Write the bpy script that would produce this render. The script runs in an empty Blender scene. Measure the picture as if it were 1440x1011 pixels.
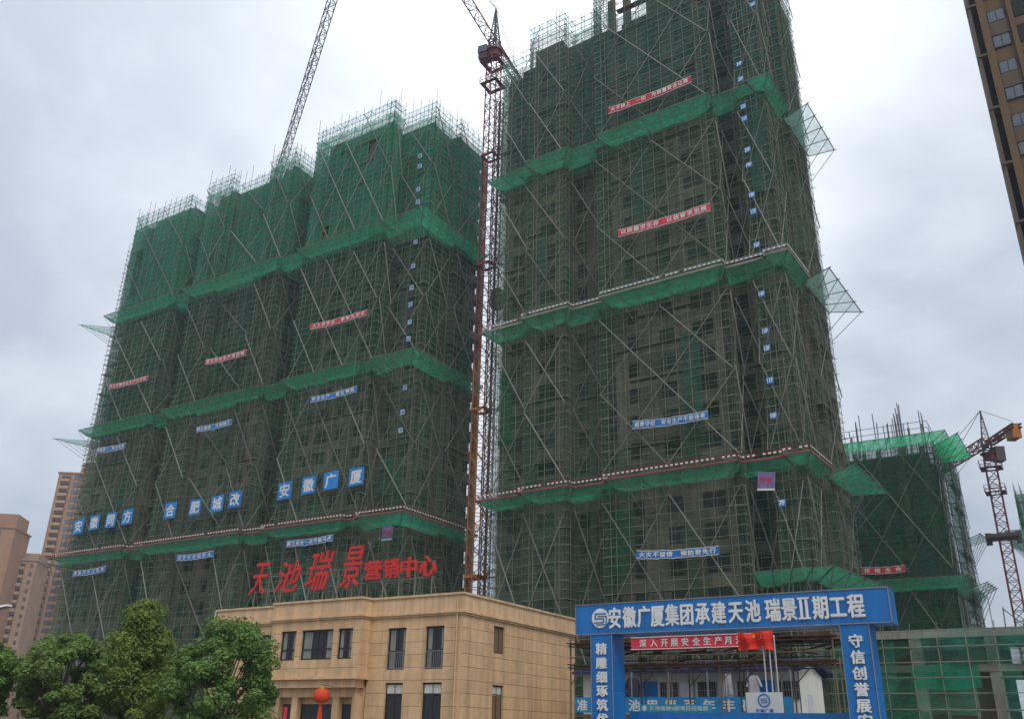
import bpy, math, random
import numpy as np
from mathutils import Vector, Matrix
random.seed(7); rng = np.random.default_rng(7)
S = bpy.context.scene
COL = S.collection
R = math.radians

# ------------------------------------------------------------------ camera, sky, sun, exposure
YAW, PIT, ROL = R(32.52), R(22.85), R(1.314)
Fv = Vector((-math.sin(YAW)*math.cos(PIT), math.cos(YAW)*math.cos(PIT), math.sin(PIT)))
Rv = Vector((math.cos(YAW), math.sin(YAW), 0)); Uv = Rv.cross(Fv)
R2 = Rv*math.cos(ROL) + Uv*math.sin(ROL); U2 = -Rv*math.sin(ROL) + Uv*math.cos(ROL)
cd = bpy.data.cameras.new('camera'); cam = bpy.data.objects.new('camera', cd); COL.objects.link(cam)
cd.sensor_width = 36; cd.lens = 36*1255/1440; cd.clip_start = .1; cd.clip_end = 6000
M = Matrix((( R2.x, U2.x, -Fv.x, 0), (R2.y, U2.y, -Fv.y, 0), (R2.z, U2.z, -Fv.z, 1.6), (0, 0, 0, 1)))
cam.matrix_world = M
S.camera = cam

SUN_AZ, SUN_EL = R(128), R(50)        # azimuth from +Y towards +X
sun_dir = Vector((math.sin(SUN_AZ)*math.cos(SUN_EL), math.cos(SUN_AZ)*math.cos(SUN_EL), math.sin(SUN_EL)))
W = bpy.data.worlds.new('World'); S.world = W; W.use_nodes = True
nt = W.node_tree; N = nt.nodes; L = nt.links
N.clear()
out = N.new('ShaderNodeOutputWorld'); bg = N.new('ShaderNodeBackground'); bg.inputs['Strength'].default_value = 0.1
L.new(bg.outputs[0], out.inputs[0])
sky = N.new('ShaderNodeTexSky'); sky.sky_type = 'NISHITA'; sky.sun_disc = False
sky.sun_elevation = SUN_EL; sky.sun_rotation = SUN_AZ; sky.dust_density = 3
SKYSEED = 7.7
tc = N.new('ShaderNodeTexCoord'); sep = N.new('ShaderNodeSeparateXYZ'); L.new(tc.outputs['Generated'], sep.inputs[0])
def wmath(op, a, b=None, clamp=False):
    n = N.new('ShaderNodeMath'); n.operation = op; n.use_clamp = clamp
    for i, v in enumerate((a, b)):
        if v is None: continue
        if isinstance(v, (int, float)): n.inputs[i].default_value = v
        else: L.new(v, n.inputs[i])
    return n.outputs[0]
zz = wmath('MAXIMUM', sep.outputs[2], 0.0); den = wmath('ADD', zz, 0.35)
cx = wmath('DIVIDE', sep.outputs[0], den); cy = wmath('DIVIDE', sep.outputs[1], den)
cmb = N.new('ShaderNodeCombineXYZ'); L.new(cx, cmb.inputs[0]); L.new(cy, cmb.inputs[1]); cmb.inputs[2].default_value = SKYSEED
def wnoise(scale, detail, rough, dist=0.0):
    n = N.new('ShaderNodeTexNoise'); n.inputs['Scale'].default_value = scale; n.inputs['Detail'].default_value = detail
    n.inputs['Roughness'].default_value = rough; n.inputs['Distortion'].default_value = dist
    L.new(cmb.outputs[0], n.inputs['Vector']); return n.outputs[0]
n1 = wnoise(1.15, 5, .5, .3); n2 = wnoise(3.2, 5, .55, .4)
mixn = wmath('ADD', wmath('MULTIPLY', n1, .72), wmath('MULTIPLY', n2, .28))
dt = N.new('ShaderNodeVectorMath'); dt.operation = 'DOT_PRODUCT'; L.new(tc.outputs['Generated'], dt.inputs[0]); dt.inputs[1].default_value = Vector((-.43, .57, .70)).normalized()
glow = wmath('POWER', wmath('MAXIMUM', dt.outputs['Value'], 0.0), 7.0)
elev = wmath('POWER', zz, 1.0)
bright = wmath('ADD', wmath('MULTIPLY', wmath('SUBTRACT', mixn, .5), 3.8), wmath('ADD', wmath('MULTIPLY', glow, 5.6), wmath('ADD', wmath('MULTIPLY', elev, 1.5), 4.1)))
cc = N.new('ShaderNodeCombineXYZ')
L.new(wmath('SUBTRACT', wmath('MULTIPLY', bright, .97), .1), cc.inputs[0]); L.new(wmath('ADD', wmath('MULTIPLY', bright, 1.0), .18), cc.inputs[1]); L.new(wmath('ADD', wmath('MULTIPLY', bright, 1.0), .85), cc.inputs[2])
ramp = N.new('ShaderNodeMapRange'); L.new(mixn, ramp.inputs['Value'])
ramp.inputs['From Min'].default_value = .40; ramp.inputs['From Max'].default_value = .53
ramp.inputs['To Min'].default_value = .6; ramp.inputs['To Max'].default_value = .97
mx = N.new('ShaderNodeMix'); mx.data_type = 'RGBA'; L.new(ramp.outputs[0], mx.inputs['Factor'])
L.new(sky.outputs[0], mx.inputs['A']); L.new(cc.outputs[0], mx.inputs['B']); L.new(mx.outputs['Result'], bg.inputs['Color'])

sl = bpy.data.lights.new('sun', 'SUN'); sl.energy = 1.05; sl.angle = R(20); sl.color = (1, .96, .9)
so = bpy.data.objects.new('sun', sl); COL.objects.link(so); so.rotation_euler = sun_dir.to_track_quat('Z', 'Y').to_euler()
S.view_settings.view_transform = 'Standard'; S.view_settings.look = 'None'; S.view_settings.gamma = 1; S.view_settings.exposure = 0.48
S.view_settings.use_curve_mapping = False
S.render.engine = 'CYCLES'; S.cycles.max_bounces = 7; S.cycles.diffuse_bounces = 3; S.cycles.transparent_max_bounces = 28
S.cycles.caustics_reflective = False; S.cycles.caustics_refractive = False
S.cycles.use_denoising = True

# ------------------------------------------------------------------ materials
def mat(name, col, rough=.8, var=.15, scale=2.0, metal=0, bump=0.0, objvar=0.0, spec=.3, streak=0.0, col2=None, stretch=(1, 1, 1)):
    m = bpy.data.materials.new(name); m.use_nodes = True; t = m.node_tree; n = t.nodes; l = t.links
    b = n['Principled BSDF']; b.inputs['Roughness'].default_value = rough; b.inputs['Metallic'].default_value = metal
    b.inputs['Specular IOR Level'].default_value = spec
    co = n.new('ShaderNodeTexCoord'); mp = n.new('ShaderNodeMapping'); mp.inputs['Scale'].default_value = stretch
    l.new(co.outputs['Object'], mp.inputs[0])
    ns = n.new('ShaderNodeTexNoise'); ns.inputs['Scale'].default_value = scale; ns.inputs['Detail'].default_value = 5; ns.inputs['Roughness'].default_value = .62
    l.new(mp.outputs[0], ns.inputs['Vector'])
    mr = n.new('ShaderNodeMapRange'); l.new(ns.outputs[0], mr.inputs[0]); mr.inputs['From Min'].default_value = .28; mr.inputs['From Max'].default_value = .72
    mr.inputs['To Min'].default_value = 0; mr.inputs['To Max'].default_value = 1
    mxx = n.new('ShaderNodeMix'); mxx.data_type = 'RGBA'; l.new(mr.outputs[0], mxx.inputs['Factor'])
    c2 = col2 if col2 else tuple(c*(1+var) for c in col); c1 = col if col2 else tuple(c*(1-var) for c in col)
    mxx.inputs['A'].default_value = (*c1, 1); mxx.inputs['B'].default_value = (*c2, 1)
    res = mxx.outputs['Result']
    if streak > 0:
        m2 = n.new('ShaderNodeMapping'); m2.inputs['Scale'].default_value = (2.2, 2.2, .12); l.new(co.outputs['Object'], m2.inputs[0])
        s2 = n.new('ShaderNodeTexNoise'); s2.inputs['Scale'].default_value = 1.0; s2.inputs['Detail'].default_value = 6; l.new(m2.outputs[0], s2.inputs['Vector'])
        r2 = n.new('ShaderNodeMapRange'); l.new(s2.outputs[0], r2.inputs[0]); r2.inputs['From Min'].default_value = .42; r2.inputs['From Max'].default_value = .7
        r2.inputs['To Min'].default_value = 1; r2.inputs['To Max'].default_value = 1-streak
        mm = n.new('ShaderNodeMix'); mm.data_type = 'RGBA'; mm.blend_type = 'MULTIPLY'; mm.inputs['Factor'].default_value = 1
        l.new(res, mm.inputs['A']); cb = n.new('ShaderNodeCombineXYZ')
        for i in range(3): l.new(r2.outputs[0], cb.inputs[i])
        l.new(cb.outputs[0], mm.inputs['B']); res = mm.outputs['Result']
    if objvar > 0:
        oi = n.new('ShaderNodeObjectInfo'); r3 = n.new('ShaderNodeMapRange'); l.new(oi.outputs['Random'], r3.inputs[0])
        r3.inputs['To Min'].default_value = 1-objvar; r3.inputs['To Max'].default_value = 1+objvar
        hv = n.new('ShaderNodeHueSaturation'); l.new(res, hv.inputs['Color']); l.new(r3.outputs[0], hv.inputs['Value']); res = hv.outputs[0]
    l.new(res, b.inputs['Base Color'])
    if bump > 0:
        bn = n.new('ShaderNodeTexNoise'); bn.inputs['Scale'].default_value = scale*8; bn.inputs['Detail'].default_value = 4
        l.new(co.outputs['Object'], bn.inputs['Vector']); bp = n.new('ShaderNodeBump'); bp.inputs['Strength'].default_value = bump; bp.inputs['Distance'].default_value = .02
        l.new(bn.outputs[0], bp.inputs['Height']); l.new(bp.outputs[0], b.inputs['Normal'])
    return m

def net_mat(name, col, tcol, op0, op1, scale=.35, objvar=.12):
    """woven debris netting: the weave is far below a pixel, so it is a partial cover of green cloth"""
    m = bpy.data.materials.new(name); m.use_nodes = True; t = m.node_tree; n = t.nodes; l = t.links
    n.remove(n['Principled BSDF']); o = n['Material Output']
    d = n.new('ShaderNodeBsdfDiffuse'); tr = n.new('ShaderNodeBsdfTranslucent'); tp = n.new('ShaderNodeBsdfTransparent')
    co = n.new('ShaderNodeTexCoord')
    mp = n.new('ShaderNodeMapping'); mp.inputs['Scale'].default_value = (2.2, 2.2, .22); l.new(co.outputs['Object'], mp.inputs[0])
    a = n.new('ShaderNodeTexNoise'); a.inputs['Scale'].default_value = scale; a.inputs['Detail'].default_value = 6; a.inputs['Roughness'].default_value = .6
    l.new(mp.outputs[0], a.inputs['Vector'])
    mp2 = n.new('ShaderNodeMapping'); mp2.inputs['Scale'].default_value = (1.4, 1.4, 5.5); l.new(co.outputs['Object'], mp2.inputs[0])
    c = n.new('ShaderNodeTexNoise'); c.inputs['Scale'].default_value = .9; c.inputs['Detail'].default_value = 4; l.new(mp2.outputs[0], c.inputs['Vector'])
    ad = n.new('ShaderNodeMath'); ad.operation = 'ADD'; l.new(a.outputs[0], ad.inputs[0]); l.new(c.outputs[0], ad.inputs[1])
    mr = n.new('ShaderNodeMapRange'); l.new(ad.outputs[0], mr.inputs[0]); mr.inputs['From Min'].default_value = .75; mr.inputs['From Max'].default_value = 1.25
    mr.inputs['To Min'].default_value = op0; mr.inputs['To Max'].default_value = op1
    oi = n.new('ShaderNodeObjectInfo'); r3 = n.new('ShaderNodeMapRange'); l.new(oi.outputs['Random'], r3.inputs[0])
    r3.inputs['To Min'].default_value = 1-objvar; r3.inputs['To Max'].default_value = 1+objvar
    mu = n.new('ShaderNodeMath'); mu.operation = 'MULTIPLY'; mu.use_clamp = True; l.new(mr.outputs[0], mu.inputs[0]); l.new(r3.outputs[0], mu.inputs[1])
    hv = n.new('ShaderNodeHueSaturation'); hv.inputs['Color'].default_value = (*col, 1); l.new(r3.outputs[0], hv.inputs['Value'])
    l.new(hv.outputs[0], d.inputs[0]); tr.inputs[0].default_value = (*tcol, 1)
    m1 = n.new('ShaderNodeAddShader'); l.new(d.outputs[0], m1.inputs[0]); l.new(tr.outputs[0], m1.inputs[1])
    m2 = n.new('ShaderNodeMixShader'); l.new(mu.outputs[0], m2.inputs[0]); l.new(tp.outputs[0], m2.inputs[1]); l.new(m1.outputs[0], m2.inputs[2])
    l.new(m2.outputs[0], o.inputs[0]); return m

MT = dict(
    concrete=mat('concrete', (.20, .18, .155), .9, scale=.35, col2=(.34, .32, .28), bump=.3, streak=.3),
    block=mat('block_wall', (.13, .105, .08), .9, scale=.28, col2=(.38, .32, .25), bump=.3, streak=.35),
    dark=mat('dark_interior', (.025, .025, .026), .9),  # near-black colour that carries the shade of rooms and recesses
    voidm=mat('dark_void_pane', (.03, .033, .04), .35, var=.5, scale=.4),
    tube=mat('scaffold_tube', (.13, .145, .10), .7, scale=.5, col2=(.30, .30, .23)),
    tube_dark=mat('scaffold_tube_dark', (.05, .075, .05), .8, .4, scale=.5),
    tube_top=mat('scaffold_tube_top', (.13, .17, .15), .7, .3),
    brace=mat('brace_tube', (.20, .20, .17), .7, scale=.6, col2=(.34, .33, .29), objvar=.35),
    plank=mat('scaffold_plank', (.17, .13, .09), .9, var=.35, scale=1.5),
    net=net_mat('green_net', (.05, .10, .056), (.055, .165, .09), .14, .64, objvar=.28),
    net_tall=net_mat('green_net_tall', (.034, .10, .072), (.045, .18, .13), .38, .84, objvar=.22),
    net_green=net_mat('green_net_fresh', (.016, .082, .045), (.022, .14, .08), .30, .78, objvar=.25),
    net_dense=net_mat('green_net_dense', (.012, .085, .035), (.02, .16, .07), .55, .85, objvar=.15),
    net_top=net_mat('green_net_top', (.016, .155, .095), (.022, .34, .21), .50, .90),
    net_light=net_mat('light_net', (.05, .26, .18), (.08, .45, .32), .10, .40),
    canopy=net_mat('canopy_net', (.035, .20, .12), (.04, .27, .16), .5, .88, scale=.6, objvar=.15),
    canopy_pale=net_mat('canopy_pale_net', (.16, .30, .26), (.22, .40, .36), .35, .6, scale=.9),
    canopy_bright=net_mat('canopy_bright_net', (.02, .30, .13), (.025, .34, .15), .72, .95, scale=.9),
    red=mat('red_paint', (.22, .035, .03), .6, objvar=.1), white=mat('white_paint', (.78, .76, .72), .6, .08),
    redcloth=mat('red_banner', (.62, .045, .07), .8, .12, scale=1.5, objvar=.12), bluecloth=mat('blue_banner', (.03, .20, .52), .8, .15, scale=1.5, objvar=.12),
    gate=mat('gate_blue', (.004, .165, .50), .38, .10, scale=.7, spec=.5, objvar=.05, streak=.22), gatedark=mat('gate_seam', (.01, .04, .13), .5),
    letter=mat('lettering_white', (.74, .74, .72), .6, .10, scale=3, objvar=.05), letter_red=mat('lettering_red', (.62, .035, .03), .5, .15, scale=3),
    signblue=mat('sign_blue', (.02, .22, .60), .6, .12, objvar=.15),
    crane_or=mat('crane_orange', (.42, .16, .04), .6, .25), crane_red=mat('crane_maroon', (.20, .045, .05), .6, .3), crane_dk=mat('crane_dark', (.10, .085, .09), .6, .3),
    steel=mat('grey_steel', (.30, .30, .31), .5, .2, metal=.4),
    beige=mat('beige_panel', (.72, .475, .265), .62, .10, scale=1.6, objvar=.075, bump=.2, streak=.26), beige_d=mat('beige_joint', (.19, .12, .065), .9),
    beige_t=mat('beige_trim', (.74, .50, .29), .7, .1, scale=1.2, streak=.28),
    frame=mat('window_frame', (.035, .03, .03), .5), curtain=mat('curtain', (.62, .61, .55), .9, .35, scale=2.5, stretch=(6, 6, .3)),
    roof=mat('roof_grey', (.25, .24, .22), .9),
    tanb=mat('tan_render', (.40, .215, .12), .85, .14, scale=.2), tanb2=mat('tan_render_light', (.44, .29, .18), .85, .14, scale=.2),
    ochre=mat('ochre_wall', (.15, .09, .045), .8, .12, scale=.5), brownw=mat('brown_wall', (.12, .085, .06), .8, .12, scale=.5),
    dormw=mat('dorm_panel', (.80, .79, .74), .7, .08, streak=.15), dormb=mat('dorm_blue', (.02, .028, .10), .5), dormb2=mat('dorm_banner_blue', (.02, .25, .55), .6),
    rust=mat('shed_timber', (.10, .05, .03), .9, .5, scale=3), poly=mat('poly_sheet', (.30, .27, .22), .8, .4, scale=2),
    asphalt=mat('asphalt', (.05, .05, .05), .9, .2), ground=mat('ground', (.16, .14, .11), .95, .3, scale=.3), pave=mat('paving', (.30, .29, .27), .9, .15),
    bark=mat('bark', (.10, .075, .055), .9, .3, scale=8), lantern=mat('lantern_red', (.75, .07, .015), .6, .1), gold=mat('gold', (.6, .35, .05), .4),
    flag=mat('flag_red', (.75, .03, .015), .7, .1), yellow=mat('flag_yellow', (.85, .6, .03), .7), pole=mat('pole_white', (.60, .60, .62), .4, metal=.3),
    poster=mat('poster_mixed', (.22, .10, .22), .7, scale=2.2, col2=(.17, .22, .42)), grey_sign=mat('sign_pale', (.62, .64, .68), .7, .06),
    cyan=mat('cyan_sign', (.03, .34, .50), .6), rebar=mat('rebar', (.16, .15, .15), .7), cloth_d=mat('cloth_dark', (.05, .05, .09), .9), cloth_w=mat('cloth_pale', (.5, .48, .52), .9),
)
gl = bpy.data.materials.new('glass_pane'); gl.use_nodes = True
b = gl.node_tree.nodes['Principled BSDF']; b.inputs['Base Color'].default_value = (.035, .04, .05, 1); b.inputs['Roughness'].default_value = .08; b.inputs['Specular IOR Level'].default_value = .6; b.inputs['Alpha'].default_value = .38
MT['glass'] = gl
gs = mat('glass_sky', (.09, .11, .14), .12, .2, spec=1.0); MT['glass_sky'] = gs

def leaf_mat(name, c1, c2):
    m = bpy.data.materials.new(name); m.use_nodes = True; t = m.node_tree; n = t.nodes; l = t.links
    n.remove(n['Principled BSDF']); o = n['Material Output']
    d = n.new('ShaderNodeBsdfPrincipled'); d.inputs['Roughness'].default_value = .6; d.inputs['Specular IOR Level'].default_value = .25; tr = n.new('ShaderNodeBsdfTranslucent')
    g = n.new('ShaderNodeNewGeometry'); co = n.new('ShaderNodeTexCoord')
    ns = n.new('ShaderNodeTexNoise'); ns.inputs['Scale'].default_value = .8; l.new(co.outputs['Object'], ns.inputs['Vector'])
    ad = n.new('ShaderNodeMath'); ad.operation = 'ADD'; l.new(g.outputs['Random Per Island'], ad.inputs[0]); l.new(ns.outputs[0], ad.inputs[1])
    mr = n.new('ShaderNodeMapRange'); l.new(ad.outputs[0], mr.inputs[0]); mr.inputs['From Min'].default_value = .3; mr.inputs['From Max'].default_value = 1.6
    mm = n.new('ShaderNodeMix'); mm.data_type = 'RGBA'; l.new(mr.outputs[0], mm.inputs['Factor']); mm.inputs['A'].default_value = (*c1, 1); mm.inputs['B'].default_value = (*c2, 1)
    l.new(mm.outputs['Result'], d.inputs['Base Color']); l.new(mm.outputs['Result'], tr.inputs[0])
    ms = n.new('ShaderNodeMixShader'); ms.inputs[0].default_value = .35; l.new(d.outputs[0], ms.inputs[1]); l.new(tr.outputs[0], ms.inputs[2]); l.new(ms.outputs[0], o.inputs[0])
    return m
MT['leaf_a'] = leaf_mat('leaf_glossy', (.06, .14, .03), (.25, .39, .10))
MT['leaf_b'] = leaf_mat('leaf_yellowish', (.09, .15, .028), (.28, .37, .08))
MT['leaf_c'] = leaf_mat('leaf_mid', (.08, .16, .035), (.27, .38, .10))

# ------------------------------------------------------------------ mesh helpers
class MB:
    def __init__(s): s.v = []; s.f = []; s.mi = []
    def quad(s, pts, mi=0):
        b = len(s.v); s.v += [tuple(p) for p in pts]; s.f.append(tuple(range(b, b+len(pts)))); s.mi.append(mi)
    def hexa(s, p, mi=0):
        b = len(s.v); s.v += [tuple(q) for q in p]
        for q in ((0, 3, 2, 1), (4, 5, 6, 7), (0, 1, 5, 4), (1, 2, 6, 5), (2, 3, 7, 6), (3, 0, 4, 7)):
            s.f.append(tuple(b+i for i in q)); s.mi.append(mi)
    def box(s, x0, x1, y0, y1, z0, z1, mi=0):
        s.hexa([(x0, y0, z0), (x1, y0, z0), (x1, y1, z0), (x0, y1, z0), (x0, y0, z1), (x1, y0, z1), (x1, y1, z1), (x0, y1, z1)], mi)
    def beam(s, p, q, w=.06, h=None, mi=0, caps=False):
        h = h or w; px, py, pz = p; qx, qy, qz = q
        dx, dy, dz = qx-px, qy-py, qz-pz; ln = math.sqrt(dx*dx+dy*dy+dz*dz) or 1
        dx /= ln; dy /= ln; dz /= ln
        if abs(dz) > .95: ax, ay, az = 1., 0., 0.
        else: ax, ay, az = 0., 0., 1.
        ux, uy, uz = dy*az-dz*ay, dz*ax-dx*az, dx*ay-dy*ax
        ul = math.sqrt(ux*ux+uy*uy+uz*uz); ux /= ul; uy /= ul; uz /= ul
        vx, vy, vz = uy*dz-uz*dy, uz*dx-ux*dz, ux*dy-uy*dx
        b = len(s.v); w /= 2; h /= 2
        for (X, Y, Z) in ((px, py, pz), (qx, qy, qz)):
            for a, c in ((-w, -h), (w, -h), (w, h), (-w, h)):
                s.v.append((X+ux*a+vx*c, Y+uy*a+vy*c, Z+uz*a+vz*c))
        for i in range(4):
            j = (i+1) % 4; s.f.append((b+i, b+j, b+4+j, b+4+i)); s.mi.append(mi)
        if caps:
            s.f.append((b+3, b+2, b+1, b)); s.mi.append(mi); s.f.append((b+4, b+5, b+6, b+7)); s.mi.append(mi)
    def cyl(s, p, q, r0, r1, n=8, mi=0, caps=True):
        p = Vector(p); q = Vector(q); d = (q-p).normalized(); a = Vector((1, 0, 0)) if abs(d.z) > .9 else Vector((0, 0, 1))
        u = d.cross(a).normalized(); v = d.cross(u); b = len(s.v)
        for c, r in ((p, r0), (q, r1)):
            for i in range(n):
                t = 2*math.pi*i/n; s.v.append(tuple(c+u*math.cos(t)*r+v*math.sin(t)*r))
        for i in range(n):
            j = (i+1) % n; s.f.append((b+i, b+n+i, b+n+j, b+j)); s.mi.append(mi)
        if caps: s.f.append(tuple(b+i for i in range(n))); s.mi.append(mi); s.f.append(tuple(b+2*n-1-i for i in range(n))); s.mi.append(mi)
    def add(s, me, M4, mi=0):
        b = len(s.v)
        for v in me.vertices: s.v.append(tuple(M4 @ v.co))
        for p in me.polygons: s.f.append(tuple(b+i for i in p.vertices)); s.mi.append(mi)
    def mesh(s, name, mats):
        me = bpy.data.meshes.new(name); me.from_pydata(s.v, [], s.f)
        if not isinstance(mats, (list, tuple)): mats = [mats]
        for m in mats: me.materials.append(MT[m] if isinstance(m, str) else m)
        if len(mats) > 1: me.polygons.foreach_set('material_index', s.mi)
        me.update(); return me
    def build(s, name, mats, parent=None, kind=None, loc=None):
        return link(name, s.mesh(name, mats), parent, kind, loc)
def link(name, data, parent=None, kind=None, loc=None):
    o = bpy.data.objects.new(name, data); COL.objects.link(o)
    if parent is not None: o.parent = parent
    if kind: o['kind'] = kind
    if loc is not None: o.location = loc
    return o
def thing(name, label, cat, loc=(0, 0, 0), rz=0, group=None):
    o = bpy.data.objects.new(name, None); COL.objects.link(o); o.location = loc; o.rotation_euler = (0, 0, rz); o.empty_display_size = .5
    o['label'] = label; o['category'] = cat
    if group: o['group'] = group
    return o
GC = {}
def text_mesh(body, bold=.018, ext=0.0, shear=0.0):
    k = (body, bold, ext, shear)
    if k in GC: return GC[k]
    cu = bpy.data.curves.new('t', 'FONT'); cu.body = body; cu.size = 1; cu.offset = bold; cu.extrude = ext; cu.shear = shear; cu.resolution_u = 2
    o = bpy.data.objects.new('t', cu); COL.objects.link(o)
    dg = bpy.context.evaluated_depsgraph_get(); dg.update()
    me = bpy.data.meshes.new_from_object(o.evaluated_get(dg)); bpy.data.objects.remove(o); bpy.data.curves.remove(cu)
    for _m in list(me.materials): pass
    me.materials.clear(); GC[k] = me
    return me
def bounds(me):
    a = np.empty(len(me.vertices)*3); me.vertices.foreach_get('co', a); a = a.reshape(-1, 3); return a.min(0), a.max(0)
def add_text(mb, body, cx, y, cz, w, h, bold=.018, mi=0, ext=0.0, shear=0.0, em=False):
    """text on a plane facing -Y; scaled to w x h about (cx, cz)"""
    me = text_mesh(body, 0.0, ext, shear)
    if not len(me.vertices): return
    if em: lo, hi = np.array([0., -.12, 0]), np.array([1., .88, 0])
    else: lo, hi = bounds(me)
    sx = w/(hi[0]-lo[0]); sz = h/(hi[1]-lo[1]); mx_, mz_ = (hi[0]+lo[0])/2, (hi[1]+lo[1])/2
    Mx = Matrix(((sx, 0, 0, cx-mx_*sx), (0, 0, -1, y), (0, sz, 0, cz-mz_*sz), (0, 0, 0, 1)))
    mb.add(me, Mx, mi)
    if bold > 0:
        for i, (a, b) in enumerate(((1, 0), (-1, 0), (0, 1), (0, -1))):
            Ms = Mx.copy(); Ms[0][3] += a*bold*abs(sx)*1.1; Ms[2][3] += b*bold*abs(sz)*.8; Ms[1][3] += .0015*(i+1); mb.add(me, Ms, mi)
def offset_poly(P, d):
    """offset an open axis-aligned polyline outward (right-hand side of travel)"""
    n = []
    for a, b in zip(P[:-1], P[1:]):
        dx, dy = b[0]-a[0], b[1]-a[1]; l = math.hypot(dx, dy); n.append((dy/l, -dx/l))
    o = []
    for i, p in enumerate(P):
        if i == 0: m = n[0]
        elif i == len(P)-1: m = n[-1]
        else:
            a, b = n[i-1], n[i]; m = a if abs(a[0]*b[0]+a[1]*b[1]) > .5 else (a[0]+b[0], a[1]+b[1])
        o.append((p[0]+m[0]*d, p[1]+m[1]*d))
    return o

# ------------------------------------------------------------------ ground
mb = MB(); mb.quad([(-2500, -1200, 0), (2500, -1200, 0), (2500, 3500, 0), (-2500, 3500, 0)]); mb.build('ground', 'ground', kind='structure')
mb = MB(); mb.quad([(-260, 8, .004), (160, 8, .004), (160, 24, .004), (-260, 24, .004)]); mb.build('road', 'asphalt', kind='structure')
mb = MB(); mb.box(-260, 160, 24, 30, -.02, .13); mb.build('pavement', 'pave', kind='structure')
mb = MB()
for i in range(-60, 38): mb.quad([(i*4.2, 15.9, .008), (i*4.2+2, 15.9, .008), (i*4.2+2, 16.05, .008), (i*4.2, 16.05, .008)])
mb.build('road_marking', 'white', kind='structure')
mb = MB(); mb.quad([(-25, 34, .004), (25, 34, .004), (25, 60, .004), (-25, 60, .004)]); mb.build('path', 'pave', kind='structure')

# ------------------------------------------------------------------ scaffolded towers
def seglist(P):
    r = []
    for a, b in zip(P[:-1], P[1:]):
        L_ = math.hypot(b[0]-a[0], b[1]-a[1])
        if L_ < .01: continue
        d = ((b[0]-a[0])/L_, (b[1]-a[1])/L_); r.append((a, b, L_, d, (d[1], -d[0]), a[2] if len(a) > 2 else None))
    return r
brace_me = None
def unit_brace():
    global brace_me
    if brace_me is None:
        m_ = MB(); m_.beam((0, 0, 0), (0, 0, 1), .095, .095, caps=True); brace_me = m_.mesh('diagonal_brace', 'brace')
    return brace_me
WIN = {}
def window_mesh(w, h):
    k = (round(w, 1), round(h, 1))
    if k in WIN: return WIN[k]
    w, h = k; m_ = MB()
    m_.quad([(-w/2, 0, 0), (w/2, 0, 0), (w/2, 0, h), (-w/2, 0, h)], 0)  # dark sheet across the opening, its colour standing for the unlit room
    for x0, x1, z0, z1 in ((-w/2, w/2, 0, .07), (-w/2, w/2, h-.07, h), (-w/2, -w/2+.07, .07, h-.07), (w/2-.07, w/2, .07, h-.07), (-.035, .035, .07, h-.07)):
        m_.box(x0, x1, -.07, -.002, z0, z1, 1)
    WIN[k] = m_.mesh('window', ['voidm', 'frame']); return WIN[k]

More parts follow.
